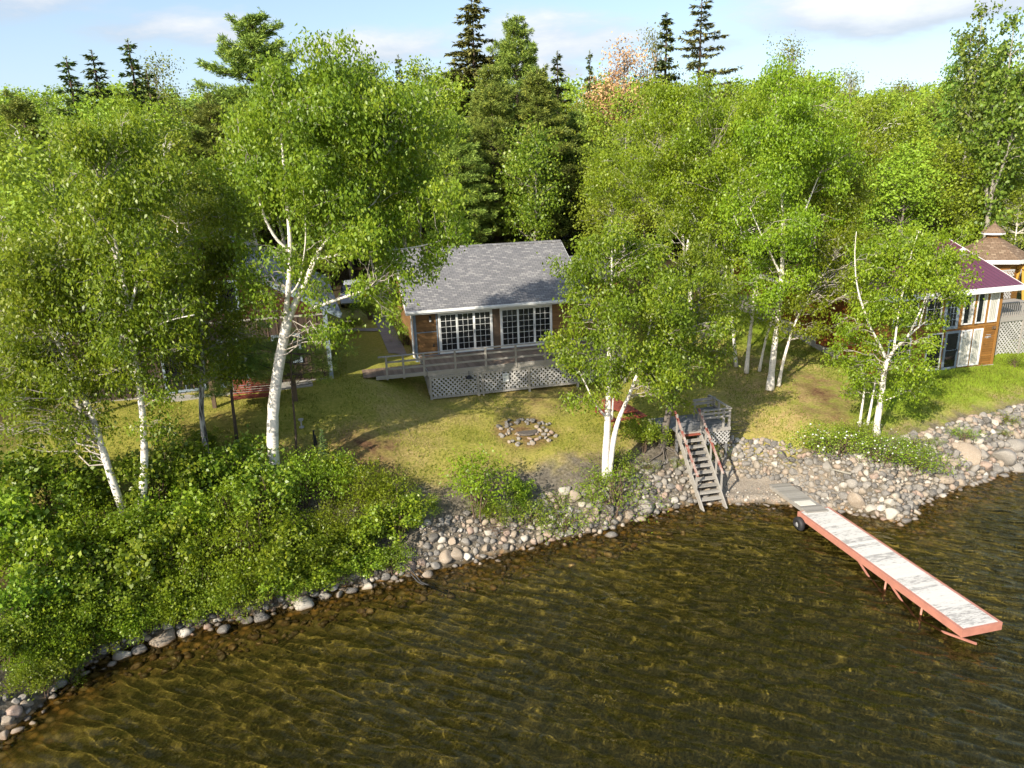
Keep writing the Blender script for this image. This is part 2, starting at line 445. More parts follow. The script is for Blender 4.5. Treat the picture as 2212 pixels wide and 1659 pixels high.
    o = link('ground', me); tag(o, 'grassy bank, lake bed and forest floor of the lakeside plot', 'ground', kind='structure')
    return o
BARE = [plan([(700,955),(790,925),(860,950),(850,1030),(770,1020)]), plan([(1060,845),(1230,828),(1280,860),(1150,890)]), plan([(1700,800),(1830,830),(1850,930),(1740,900)])]
GROUND = make_ground(); GROUND.cycles.is_caustics_receiver = True

def make_water():
    """the lake surface as real small waves, so the sun refracts into it"""
    xs = np.concatenate([-np.geomspace(900, 19, 16), np.arange(-18, 30.01, .048), np.geomspace(32, 900, 16)])
    ys = np.concatenate([np.array([-200, -60, -10, 4]), np.arange(10, 32.01, .045), np.geomspace(32.5, 160, 8)])
    X, Y = np.meshgrid(xs, ys); Z = np.zeros_like(X); g = np.random.default_rng(1)
    amp = .6 + .8*np.clip(.5 + fbm(X*.11+3, Y*.16, 3)*1.7, 0, 1)
    for i in range(60):
        lam = math.exp(g.uniform(math.log(.2), math.log(1.0))); a = R(64 + g.normal()*21); k = 2*math.pi/lam
        Z += .0058*lam**1.0*np.sin(k*(X*math.cos(a)+Y*math.sin(a)) + g.uniform(0, 6.28))
    near = sstep(-.1, -2.2, shore_dist(X, Y))*.75 + .25
    inside = sstep(-18, -16.5, X)*(1-sstep(28, 31, X))*sstep(8, 10, Y)*(1-sstep(30, 32, Y))
    Z = Z*amp*near*inside - .01
    ny, nx = X.shape
    V = np.stack([X, Y, Z], -1).reshape(-1, 3)
    i = np.arange((ny-1)*(nx-1)); r = i // (nx-1); c = i % (nx-1); b = r*nx + c
    s = N('lake_water')
    gl = s.n('BsdfGlass', {'Color': (.81, .775, .55, 1), 'Roughness': 0.0, 'IOR': 1.33}).outputs[0]
    m = s.done(gl)
    o = link('lake_water', np_mesh('lake_water', V, 4, m, None, True, np.stack([b, b+1, b+nx+1, b+nx], 1)))
    o.cycles.is_caustics_caster = True
    tag(o, 'shallow brown lake water with wind ripples', 'water', kind='structure')
    return o
WATER = make_water()
S_ = 3000/2212.0
def F(x, y): return (x/S_, y/S_)            # full-resolution pixel -> picture units
M = {}
M['white'] = paint_mat('white_paint', (.78, .78, .76), .45)
M['cream'] = paint_mat('cream_paint', (.70, .68, .60), .5)
M['bluegrey'] = paint_mat('blue_grey_paint', (.20, .25, .30), .55)
M['tan'] = siding_mat('tan_siding', (.20, .105, .040), (.30, .165, .065), .20, 2, .05, .7)
M['ochre'] = siding_mat('ochre_siding', (.36, .22, .075), (.46, .29, .11), .20, 2, .05, .7)
M['cedar'] = siding_mat('cedar_siding', (.20, .085, .020), (.38, .185, .050), .13, 2, .10, .5, (.15, .075, .03))
M['cedar_red'] = siding_mat('red_cedar_siding', (.15, .045, .016), (.27, .085, .028), .14, 2, .1, .55)
M['log'] = siding_mat('red_log_siding', (.045, .017, .010), (.09, .032, .016), .2, 2, .12, .6)
M['board'] = siding_mat('dark_vertical_boards', (.035, .026, .020), (.085, .058, .042), .2, 0, .1, .8)
M['greywood'] = wood_mat('weathered_grey_wood', (.47, .44, .40), (.25, .235, .21))
M['greywood_dark'] = wood_mat('old_grey_planks', (.30, .30, .30), (.10, .10, .105))
M['deckwood'] = wood_mat('brown_deck_boards', (.33, .245, .18), (.17, .115, .075))
M['lattice'] = wood_mat('grey_lattice', (.58, .565, .54), (.38, .37, .355))
M['redwood'] = wood_mat('faded_red_stain', (.34, .095, .060), (.20, .050, .032), .65)
M['redrail'] = wood_mat('peeling_red_rail', (.36, .115, .085), (.19, .06, .045), .7, worn=(.38, .33, .29))
M['coral'] = paint_mat('faded_coral_paint', (.47, .205, .15), .6, .3)
M['trim_wood'] = wood_mat('honey_trim', (.42, .215, .06), (.25, .115, .03), .5)
M['brownwood'] = wood_mat('brown_post_wood', (.20, .14, .095), (.09, .062, .042))
M['concrete'] = paint_mat('concrete', (.36, .34, .31), .9, .3, 2.0)
M['path'] = paint_mat('path_concrete', (.25, .235, .22), .95, .35, 3.0)
M['black'] = paint_mat('black_rubber', (.025, .025, .027), .6, .3)
M['steel'] = paint_mat('dull_steel', (.35, .35, .36), .4)
M['carpaint'] = paint_mat('silver_car_paint', (.42, .44, .47), .25, .05)
M['red_lamp'] = paint_mat('red_lamp_lens', (.45, .012, .012), .2)
M['yellow'] = paint_mat('yellow_wood', (.62, .36, .07), .55)
M['charcoal'] = paint_mat('ash', (.13, .11, .092), .95, .5, 12)
def glass_mat(name, col=(.014, .016, .018)):
    s = N(name)
    g = s.noise(s.coord('Object'), .8, 2, .5)
    return s.done(s.principled(s.mix(g, tuple(.6*c for c in col), col), .04, .6))
M['glass'] = glass_mat('dark_window_glass')
def curtain_mat():
    s = N('pale_curtain_behind_glass')
    x = s.n('SeparateXYZ', {0: s.coord('Object')}).outputs[0]
    w = s.math('SINE', s.math('MULTIPLY', x, 55.0))
    c = s.mix(s.math('MULTIPLY_ADD', w, .3, .5), (.36, .35, .30), (.58, .565, .51))
    return s.done(s.principled(c, .35, .5, s.bump(w, .3, .02)))
M['curtain'] = curtain_mat()
def shingle_mat(name, cols, w=.26, h=.14, wear=.35):
    s = N(name)
    v = s.coord('Object')
    v2 = s.n('VectorMath', {0: v, 1: (100, 100, 0)}, operation='ADD').outputs[0]
    def brick(c1, c2, off):
        b = s.n('TexBrick', {'Vector': s.n('VectorMath', {0: v2, 1: off}, operation='ADD').outputs[0], 'Color1': c1, 'Color2': c2, 'Mortar': tuple(.30*c for c in cols[0]),
                 'Scale': 1.0, 'Mortar Size': .010, 'Mortar Smooth': .3, 'Bias': 0.0, 'Brick Width': w, 'Row Height': h})
        b.offset = .5; b.squash = 1.0; return b
    b = brick(cols[0], cols[1], (0, 0, 0))
    b2 = brick((0, 0, 0), (1, 1, 1), (w*8, h*20, 0))
    pick = s.ramp(b2.outputs['Color'], [(.72, (0,0,0)), (.86, (1,1,1))])
    col = s.mix(pick, b.outputs['Color'], cols[2])
    col = s.mix(s.math('MULTIPLY', s.noise(v, .7, 4, .6), wear), col, tuple(.6*c for c in cols[0]))
    gr = s.noise(v, 60, 2, .6)
    col = s.mix(s.math('MULTIPLY', gr, .3), col, cols[0])
    return s.done(s.principled(col, .9, .2, s.bump(s.math('SUBTRACT', s.math('MULTIPLY', gr, .2), b.outputs['Fac']), .6, .02)))
M['shingle'] = shingle_mat('grey_shingles', ((.165, .163, .170), (.235, .23, .232), (.315, .305, .298)))
M['brown_shingle'] = shingle_mat('brown_shingles', ((.17, .115, .075), (.26, .18, .12), (.32, .235, .16)), .3, .16)
M['grey_roof'] = shingle_mat('blue_grey_shingles', ((.14, .15, .17), (.19, .20, .225), (.25, .26, .28)), .9, .2)
def metal_roof(name, col, pitch=.23):
    s = N(name)
    x = s.n('SeparateXYZ', {0: s.coord('Object')}).outputs[0]
    fr = s.math('FRACT', s.math('DIVIDE', x, pitch))
    rib = s.math('LESS_THAN', s.math('ABSOLUTE', s.math('SUBTRACT', fr, .5)), .09)
    n = s.noise(s.coord('Object'), 1.1, 4, .6)
    c = s.mix(n, tuple(.8*k for k in col), tuple(1.15*k for k in col))
    c = s.mix(s.math('MULTIPLY', rib, .8), c, tuple(.4*k for k in col))
    return s.done(s.principled(c, .38, .5, s.bump(rib, .8, .03)))
M['purple'] = metal_roof('plum_metal_roof', (.135, .034, .060), .30)

def lattice(mb, o, ux, uz, w, h, pitch=.21, sw=.07, th=.012):
    """crossed diagonal strips filling a w x h panel at o along unit vectors ux, uz"""
    o = np.asarray(o, float); ux = np.asarray(ux, float); uz = np.asarray(uz, float); nn = np.cross(ux, uz)
    for sgn, off in ((1, 0.0), (-1, th*1.6)):
        k = -h if sgn > 0 else 0.0
        while k < (w if sgn > 0 else w + h):
            # line x = k + sgn*z, z in 0..h clipped to 0..w
            z0, z1 = 0.0, h
            if sgn > 0: z0 = max(z0, -k); z1 = min(z1, w - k)
            else: z0 = max(z0, k - w); z1 = min(z1, k)
            if z1 - z0 > .05:
                a = o + ux*(k + sgn*z0) + uz*z0 + nn*off; b = o + ux*(k + sgn*z1) + uz*z1 + nn*off
                mb.beam(a, b, sw, th, nn, random.random())
            k += pitch
def slab(name, mat, parent, o, ex, ey, lx, ly, th):
    """flat slab as an object whose local x/y run along the roof so the texture follows it; o = corner, ex along eave, ey up slope"""
    mb = MB(); mb.bx(0, lx, 0, ly, -th, 0)
    ob = mb.build(name, mat, parent)
    ex = Vector(ex).normalized(); ey = Vector(ey).normalized(); ez = ex.cross(ey)
    ob.matrix_local = Matrix(((ex.x, ey.x, ez.x, o[0]), (ex.y, ey.y, ez.y, o[1]), (ex.z, ey.z, ez.z, o[2]), (0, 0, 0, 1)))
    return ob
def poly_roof(name, mat, parent, o, ex, ey, poly, th):
    mb = MB(); mb.prism([(x, y, -th) for x, y in poly], (0, 0, th))
    ob = mb.build(name, mat, parent)
    ex = Vector(ex).normalized(); ey = Vector(ey).normalized(); ez = ex.cross(ey)
    ob.matrix_local = Matrix(((ex.x, ey.x, ez.x, o[0]), (ex.y, ey.y, ez.y, o[1]), (ex.z, ey.z, ez.z, o[2]), (0, 0, 0, 1)))
    return ob
def frame_rect(mb, x0, x1, z0, z1, y0, y1, t, tb=None):
    tb = tb or t
    mb.bx(x0, x0+t, y0, y1, z0, z1); mb.bx(x1-t, x1, y0, y1, z0, z1)
    mb.bx(x0+t, x1-t, y0, y1, z1-t, z1); mb.bx(x0+t, x1-t, y0, y1, z0, z0+tb)
def window(parent, x0, x1, z0, z1, y=0.0, nx=1, nz=1, fr='white', gl='glass', name='window', t=.07, out=.05, bar=.022):
    """part of a house: frame, pane and glazing bars on the wall plane y (outside is -y)"""
    mb = MB(); frame_rect(mb, x0, x1, z0, z1, y-out, y+.02, t)
    f = mb.build(name, M[fr], parent)
    g = MB(); g.bx(x0+t, x1-t, y-.018, y+.012, z0+t, z1-t); g.build('pane', M[gl], f)
    if nx*nz > 1:
        b = MB()
        for i in range(1, nx):
            xx = x0+t + (x1-x0-2*t)*i/nx; b.bx(xx-bar/2, xx+bar/2, y-.034, y-.02, z0+t, z1-t)
        for i in range(1, nz):
            zz = z0+t + (z1-z0-2*t)*i/nz; b.bx(x0+t, x1-t, y-.0335, y-.0215, zz-bar/2, zz+bar/2)
        b.build('glazing_bar', M[fr], f)
    return f
def gable_wall(mb, x0, x1, y0, y1, zb, z_e, z_r):
    """side wall in the plane x, from y0 to y1 with the ridge half way"""
    ym = (y0+y1)/2
    mb.prism([(x0, y0, zb), (x0, y1, zb), (x0, y1, z_e), (x0, ym, z_r), (x0, y0, z_e)], (x1-x0, 0, 0))

# ------------------------------------------------------------------ the cabin with the deck
CYAW = R(14.0); CZ = 4.40
c0 = at_z(*F(1219, 1044), CZ)
def build_cabin():
    T = empty('cabin', c0, CYAW, 'tan lakeside cabin with a grey shingled roof, white gridded patio doors and a latticed deck', 'cabin')
    L, D, ZE, PIT = 8.6, 8.4, 2.36, math.tan(R(28.5))
    w = MB(); w.bx(0, L, 0, .16, -1.2, ZE); w.build('front_wall', M['tan'], T)
    w = MB(); gable_wall(w, 0, .16, .162, D-.162, -1.2, ZE, ZE + (D/2)*PIT - .1); w.build('side_wall', M['tan'], T)
    w = MB(); gable_wall(w, L-.16, L, .162, D-.162, -1.2, ZE, ZE + (D/2)*PIT - .1); w.build('side_wall', M['ochre'], T)
    w = MB(); w.bx(0, L, D-.16, D, -1.2, ZE); w.build('back_wall', M['tan'], T)
    oh, og = .42, .38
    sl_ = Vector((0, math.cos(math.atan(PIT)), math.sin(math.atan(PIT))))
    slen = (D/2 + oh) / math.cos(math.atan(PIT))
    ze = ZE + .10 - oh*PIT + .12
    slab('roof', M['shingle'], T, (-og, -oh, ze), (1, 0, 0), sl_, L+2*og, slen, .10)
    slab('roof', M['shingle'], T, (L+og, D+oh, ze), (-1, 0, 0), (0, -sl_.y, sl_.z), L+2*og, slen, .10)
    rc = MB(); zr = ze + slen*sl_.z
    rc.beam((-og-.01, D/2-.07, zr-.02), (L+og+.01, D/2-.07, zr-.02), .20, .03, (0, -.45, 1)); rc.beam((-og-.01, D/2+.07, zr-.02), (L+og+.01, D/2+.07, zr-.02), .20, .03, (0, .45, 1))
    rc.build('ridge_cap', M['shingle'], T)
    f = MB(); f.bx(-og, L+og, -oh-.03, -oh-.003, ze-.20, ze-.015); f.bx(-og, L+og, -oh-.10, -oh-.032, ze-.13, ze-.03)   # fascia with gutter
    f.build('eave_fascia', M['white'], T)
    f = MB()
    for x in (-og-.03, L+og+.003):
        for sg in (1, -1):
            y0 = -oh if sg > 0 else D+oh
            f = MB(); a = np.array((x+.013, y0, ze-.12)); b = np.array((x+.013, D/2 - sg*.001, zr-.12)); f.beam(a, b, .027, .18); f.build('barge_board', M['white'], T)
    f = MB(); f.bx(-og, L+og, -oh, -.002, ze-.21, ze-.185); f.build('soffit', M['white'], T)
    # corner trim, downspout, mid rail
    f = MB(); f.bx(-.04, .10, -.045, -.002, -.4, ZE-.1); f.build('corner_trim', M['bluegrey'], T)
    f = MB(); f.bx(1.10, 1.16, -.03, -.002, 0, ZE-.1); f.bx(.102, 1.098, -.02, -.002, 1.15, 1.19); f.build('trim_batten', M['bluegrey'], T)
    f = MB(); f.tube([(-.12, -.42, ze-.1), (-.12, -.30, ze-.35), (-.12, -.14, ze-.5), (-.12, -.14, .05), (-.12, -.25, .02)], .045, 8); f.build('downspout', M['white'], T)
    f = MB(); f.bx(-.04, -.002, .9, .98, -.3, 1.9); f.build('side_trim', M['white'], T)
    # two three-panel patio doors
    for x0 in (1.20, 4.34):
        W_, H_ = 2.74, 2.08
        mb = MB(); frame_rect(mb, x0, x0+W_, 0.02, H_, -.07, -.004, .07)
        mb.bx(x0-.03, x0+W_+.03, -.05, -.003, H_, ZE-.1)
        d = mb.build('patio_door', M['white'], T)
        pw = (W_-.14)/3
        for k in range(3):
            a = x0+.07+pw*k; yy = -.052 if k != 1 else -.030
            p = MB(); frame_rect(p, a, a+pw, .09, H_-.07, yy, yy+.02, .055, .10); p.build('door_sash', M['white'], d)
            g = MB(); g.bx(a+.055, a+pw-.055, yy+.006, yy+.014, .19, H_-.125); g.build('pane', M['glass'], d)
            b = MB()
            for i in (1, 2):
                xx = a+.055+(pw-.11)*i/3; b.bx(xx-.008, xx+.008, yy-.002, yy+.0055, .19, H_-.125)
            for i in range(1, 6):
                zz = .19+(H_-.315)*i/6; b.bx(a+.055, a+pw-.055, yy-.0015, yy+.005, zz-.008, zz+.008)
            b.build('glazing_bar', M['white'], d)
        h = MB(); h.bx(x0+.07+2*pw-.02, x0+.07+2*pw+.01, -.09, -.053, .95, 1.15); h.build('handle', M['steel'], d)
    p = MB(); p.bx(3.98, 4.30, -.022, -.003, 0, ZE-.1); p.build('wall_panel', M['brownwood'], T)
    l = MB(); l.bx(.76, .86, -.05, -.003, 1.75, 1.98); l.cone((.81, -.10, 1.76), .05, .06, .17, 8); lo = l.build('wall_lamp', M['black'], T)
    l = MB(); l.cone((.81, -.10, 1.70), .055, .05, .10, 8); l.build('lamp_shade', M['white'], lo)
    l = MB(); l.bx(.88, .95, -.03, -.003, .40, .54); l.build('socket_box', M['black'], T)
    # ochre wing at the right
    wg = MB(); wg.bx(L+.002, L+3.4, 2.2, 7.0, -1.2, 2.9); wo = wg.build('side_wing', M['ochre'], T)
    slab('wing_roof', M['shingle'], wo, (L+.002, 1.9, 2.95), (1, 0, 0), (0, 1, .12), 3.8, 5.4, .1)
    window(wo, L+.6, L+1.7, .6, 1.9, 2.197, 2, 1)
    # deck
    DX0, DX1, DY = .15, 9.9, -3.1
    dk = MB()
    x = DX0
    while x < DX1 - .01:
        dk.bx(x, min(x+.136, DX1), DY, -.08, -.035, 0, random.random()); x += .142
    deck = dk.build('deck', M['deckwood'], T)
    rim = MB(); rim.bx(DX0-.03, DX1+.03, DY-.045, DY-.003, -.24, .012); rim.bx(DX0-.04, DX0-.003, DY, -.1, -.24, .01); rim.bx(DX1+.003, DX1+.04, DY, -.1, -.24, .01)
    rim.build('rim_board', M['greywood'], deck)
    rim = MB(); rim.bx(DX0+.1, DX1, -.35, -.10, -.25, -.04); rim.bx(.2, 9.4, -.075, -.003, -.25, .02); rim.build('ledger', M['bluegrey'], deck)
    jo = MB()
    for k in range(8): jo.bx(DX0+.2+k*1.3, DX0+.29+k*1.3, -2.3, -2.2, -1.9, -.251)
    jo.build('deck_post', M['brownwood'], deck)
    # walkway to the left
    wk = MB(); x = -2.75
    while x < DX0 - .06:
        wk.bx(x, x+.15, DY+.02, DY+1.45, -.03+.02*0, .006-.012*(x-DX0)*0, random.random()); x += .155
    walk = wk.build('walkway', M['deckwood'], T)
    r2 = MB(); r2.bx(-2.2, DX0-.05, DY-.04, DY+.017, -.16, .008); r2.build('rim_board', M['greywood'], walk)
    # railing
    rl = MB()
    PX = [-1.7, -.95, -.02, 1.42, 2.86, 4.30, 5.74, 7.18, 8.62, 9.86]
    rail = MB(); rail.bx(-2.05, 9.9, DY-.10, DY+.04, .86, .90); rail.bx(-1.75, 9.86, DY-.02, DY+.015, .56, .645); rail.bx(-1.75, 9.86, DY-.02, DY+.015, .24, .325)
    ro = rail.build('railing', M['greywood'], T)
    for x in PX:
        p = MB(); p.bx(x-.045, x+.045, DY-.08, DY-.022, -.2, .858); p.build('rail_post', M['greywood'], ro)
    # lattice skirt in framed panels
    XS = [.22, 2.45, 4.92, 7.35, 9.8]
    sk = MB(); yk = DY-.02
    for a, b in zip(XS[:-1], XS[1:]):
        lattice(sk, (a+.06, yk, -1.22), (1, 0, 0), (0, 0, 1), b-a-.12, .98)
    so_ = sk.build('lattice_skirt', M['lattice'], T)
    fr = MB()
    for x in XS: fr.bx(x-.055, x+.055, yk-.06, yk-.022, -1.62, -.245)
    for a, b in zip(XS[:-1], XS[1:]):
        fr.bx(a+.056, b-.056, yk-.05, yk-.024, -1.32, -1.22); fr.bx(a+.056, b-.056, yk-.05, yk-.024, -.33, -.245)
    fr.bx(2.63, 2.72, yk-.058, yk-.024, -1.5, -.25)
    fr.build('skirt_frame', M['greywood'], so_)
    sd = MB(); lattice(sd, (.2, -.1, -1.2), (0, -1, 0), (0, 0, 1), 2.9, .95); sd.build('side_lattice', M['lattice'], so_)
    return T
CABIN = build_cabin()
cy_, sy_ = math.cos(CYAW), math.sin(CYAW)
def cl(x, y, z): return (c0[0] + x*cy_ - y*sy_, c0[1] + x*sy_ + y*cy_, c0[2] + z)
n = MB(); n.bx(0, .28, -.008, 0, 0, .40); nb = n.build('notice_board', M['white'])
nb.location = cl(3.62, -3.20, -.83); nb.rotation_euler = (0, 0, CYAW)
tag(nb, 'white paper notice fixed to the grey lattice under the deck', 'notice')
for zz, ww in ((.33, .2), (.28, .17), (.15, .21), (.10, .18), (.06, .2)):
    n = MB(); n.bx(.035, .035+ww, -.0105, -.0085, zz, zz+.02); n.build('faded_line', M['bluegrey'], nb)
n = MB(); n.tube([(0, 0, 0), (0, 0, -.22)], .012, 6); n.cone((0, 0, -.36), .17, .03, .14, 10); n.cone((0, 0, -.40), .06, .17, .04, 10)
hb = n.build('hanging_planter', M['black']); hb.location = cl(2.0, -3.3, -.10)
tag(hb, 'small black hanging basket below the deck rim at the left lattice panel', 'planter')

# ------------------------------------------------------------------ chalet on the right with plum roof
HYAW = R(15.0)
h0 = on_ground(*F(2907, 1068))
def build_chalet():
    T = empty('chalet', h0, HYAW, 'cedar chalet with a plum metal roof, tall curtained windows and white fascia', 'house')
    Wd, D, ZE = 7.9, 9.0, 4.35
    w = MB(); w.bx(-Wd, 0, 0, .2, -.5, ZE); w.build('front_wall', M['cedar'], T)
    w = MB(); w.bx(-.2, 0, .202, D, -.5, ZE); w.build('side_wall', M['cedar'], T)
    w = MB(); w.bx(-Wd, -Wd+.2, .202, D+4, 0.0, ZE+.1); w.build('side_wall', M['cedar_red'], T)
    w = MB(); w.bx(-Wd+.2, -.2, D-.2, D, -.5, ZE); w.build('back_wall', M['cedar'], T)
    f = MB()
    for k in range(6): f.bx(-Wd-.06, -Wd-.003, .3+k*2.0, .3+(k+1)*2.0-.01, -.6, .55+.42*k)
    f.bx(-Wd, .02, -.05, -.003, -.5, .04); f.build('foundation', M['concrete'], T)
    t = MB()
    for x in (-.16, ): t.bx(x, x+.14, -.035, -.003, .04, ZE-.02)
    for x in (-.46, -1.22, -2.00): pass
    t.build('corner_trim', M['trim_wood'], T)
    # upper windows, with wooden mullions
    up = [(-.86, -.24, 'curtain'), (-1.66, -1.04, 'half'), (-2.52, -1.84, 'half')]
    for a, b, k in up:
        wn = window(T, a, b, 2.40, 4.22, 0, 1, 1, 'white', 'glass' if k == 'half' else 'curtain')
        if k == 'half':
            c = MB(); c.bx(a+.40, b-.075, -.026, -.0185, 2.48, 4.15); c.build('curtain', M['curtain'], wn)
    t = MB()
    for x in (-1.02, -1.82, -2.72): t.bx(x+.02, x+.14, -.045, -.003, 2.35, ZE-.02)
    t.bx(-1.735, -1.665, -.052, -.003, .05, 2.2); t.bx(-1.0, -.93, -.052, -.003, .05, 2.2); t.bx(-Wd, -.17, -.03, -.003, 2.22, 2.32); t.build('window_mullion', M['trim_wood'], T)
    dr = window(T, -3.70, -2.76, 2.24, 4.2, 0, 3, 5, 'bluegrey', 'glass', 'balcony_door', .16)
    window(T, -4.9, -3.9, 2.6, 4.2, 0, 2, 2)
    window(T, -6.9, -5.4, 2.6, 4.1, 0, 3, 2)
    # lower windows and door
    for a, b in ((-1.66, -1.02), (-2.42, -1.74)):
        window(T, a, b, .12, 2.10, 0, 1, 1, 'white', 'curtain', t=.08)
    lb = MB(); lb.bx(-2.3, -2.18, -.12, -.053, 1.72, 2.02); lb.build('wall_lantern', M['white'], T)
    d = window(T, -3.45, -2.50, .06, 2.12, 0, 1, 2, 'bluegrey', 'glass', 'glazed_door', .12)
    h = MB(); h.bx(-2.64, -2.60, -.10, -.052, 1.0, 1.12); h.build('handle', M['black'], d)
    window(T, -4.6, -3.6, .1, 2.1, 0, 1, 1)
    window(T, -7.0, -5.6, .9, 2.0, 0, 2, 1)
    # wooden wall ornament and a dark vent stain plate
    o = MB()
    for k in range(7):
        a = R(200 + 24*k); o.tube([(-.62, -.02, 1.62), (-.62+.28*math.cos(a)*(1 if k % 2 else .7), -.02, 1.66+.15*math.sin(a))], .013, 5)
    o.tube([(-.75, -.02, 1.72), (-.45, -.02, 1.70)], .016, 5); o.build('wall_ornament', M['steel'], T)
    o = MB(); o.cone((-.30, -.07, 2.02), .05, .05, .14, 10); o.bx(-.42, -.18, -.04, -.003, 2.0, 2.14); o.build('wall_vent', M['brownwood'], T)
    # roof: front slope, back slope, hip to the left
    oh, rise, run = .55, 1.75, D/2
    pit = rise / run; ze = ZE + .22 - oh*pit
    ch = math.cos(math.atan(pit)); sh = math.sin(math.atan(pit)); sl_ = (run + oh) / ch
    xl, xr = -Wd-.55, .62
    poly_roof('roof', M['purple'], T, (xl, -oh, ze), (1, 0, 0), (0, ch, sh), [(0, 0), (xr-xl, 0), (xr-xl, sl_), (run+oh, sl_)], .05)
    poly_roof('roof', M['purple'], T, (xr, D+oh, ze), (-1, 0, 0), (0, -ch, sh), [(0, 0), (xr-xl, 0), (xr-xl-run-oh, sl_), (0, sl_)], .05)
    poly_roof('roof', M['purple'], T, (xl, D+oh, ze), (0, -1, 0), (ch, 0, sh), [(0, 0), (D+2*oh, 0), (run+oh, sl_)], .05)
    f = MB(); f.bx(xl, xr, -oh-.04, -oh-.003, ze-.27, ze+.01); f.bx(xl-.04, xl-.003, -oh-.04, D+oh, ze-.27, ze+.01)
    f.beam((xr+.02, -oh, ze-.13), (xr+.02, D/2, ze+sl_*sh-.13), .035, .27); f.beam((xr+.02, D+oh, ze-.13), (xr+.02, D/2+.002, ze+sl_*sh-.13), .035, .27)
    f.bx(xl, xr, -oh, -.002, ze-.29, ze-.272)
    f.build('fascia', M['white'], T)
    v = MB(); v.tube([(-.3, 2.6, ze+1.0), (-.3, 2.6, ze+1.55)], .09, 8); v.cone((-.3, 2.6, ze+1.55), .16, .02, .14, 10); v.build('roof_vent', M['white'], T)
    # side deck with balustrade and lattice
    dk = MB(); dk.bx(.03, 7.0, 1.2, 5.2, 2.12, 2.26); dko = dk.build('deck', M['greywood'], T)
    b = MB()
    for k in range(46): b.bx(.2+k*.15, .26+k*.15, 1.16, 1.196, 2.2, 3.0)
    b.bx(.03, 7.0, 1.10, 1.26, 3.0, 3.045); b.build('balustrade', M['greywood'], dko)
    b = MB(); lattice(b, (.05, 1.16, -.4), (1, 0, 0), (0, 0, 1), 6.9, 2.5, .23, .07); b.build('lattice_skirt', M['lattice'], dko)
    b = MB(); b.bx(.03, 7.0, 1.08, 1.14, 2.0, 2.24); b.bx(1.35, 1.44, 1.08, 1.14, -.4, 2.0); b.bx(3.0, 3.09, 1.08, 1.14, -.4, 2.0); b.build('rim_board', M['greywood'], dko)
    b = MB(); lattice(b, (.3, 5.2, 2.3), (1, 0, 0), (0, 0, 1), 6.4, 1.7, .2, .06); b.bx(.3, 6.7, 5.16, 5.25, 4.0, 4.09); b.build('lattice_screen', M['lattice'], dko)
    return T
CHALET = build_chalet()

def build_gazebo():
    c = at_y(*F(2900, 752), 46.5)
    zg = gz(c[0], c[1]); ez = c[2] - zg
    T = empty('gazebo', (c[0], c[1], zg), R(8), 'octagonal wooden gazebo with brown shingled roof and little cupola behind the chalet', 'gazebo')
    def octa(r, z, ph=0): return [(r*math.cos(R(45*k+ph)), r*math.sin(R(45*k+ph)), z) for k in range(8)]
    w = MB(); w.cone((0, 0, 0), 1.75, 1.75, ez-.05, 8); w.build('wall', M['cedar'], T)
    def pyramid(r0, z0, r1, z1, name, parent):
        holder = None
        for k in range(8):
            a = np.array(octa(r0, z0)[k]); b = np.array(octa(r0, z0)[(k+1) % 8]); c_ = np.array(octa(r1, z1)[(k+1) % 8]); d = np.array(octa(r1, z1)[k])
            ex = (b-a)/np.linalg.norm(b-a); mid = (d+c_)/2-(a+b)/2; ey = mid/np.linalg.norm(mid)
            W_ = np.linalg.norm(b-a); w1 = np.linalg.norm(c_-d); hh = np.linalg.norm(mid)
            poly_roof(name, M['brown_shingle'], parent, a, ex, ey, [(0, 0), (W_, 0), ((W_+w1)/2, hh), ((W_-w1)/2, hh)], .05)
    pyramid(2.35, ez+.03, .42, ez+1.22, 'roof', T)
    f = MB(); f.cone((0, 0, ez-.21), 2.36, 2.36, .24, 8); f.build('fascia', M['white'], T)
    cu = MB(); cu.cone((0, 0, ez+1.1), .40, .40, .34, 8); cu_o = cu.build('cupola', M['cedar'], T)
    f = MB(); f.cone((0, 0, ez+1.42), .66, .66, .12, 8); f.build('cupola_fascia', M['white'], cu_o)
    pyramid(.68, ez+1.545, .03, ez+2.12, 'cupola_roof', cu_o)
    f = MB(); f.cone((0, 0, ez+2.1), .06, .02, .16, 6); f.build('finial', M['brownwood'], T)
    return T
build_gazebo()
def build_swing_frame():
    p = at_y(2203, 578, 45.0); zg = gz(p[0]+1.5, p[1])
    T = empty('garden_swing', (p[0], p[1], zg), R(14), 'yellow wooden garden swing top seen at the right edge beside the gazebo', 'swing')
    h = p[2]-zg
    m = MB(); m.bx(0, 3.0, -.6, .6, h-.08, h+.10); m.build('canopy', M['yellow'], T)
    for x in (.15, 2.8):
        m = MB(); m.beam((x, -.7, 0), (x, -.1, h-.08), .09, .09); m.beam((x, .7, 0), (x, .1, h-.08), .09, .09); m.build('leg', M['yellow'], T)
    m = MB(); m.bx(.5, 2.5, -.25, .25, .45, .5); m.bx(.5, 2.5, .25, .29, .5, .95); m.build('seat', M['yellow'], T)
build_swing_frame()

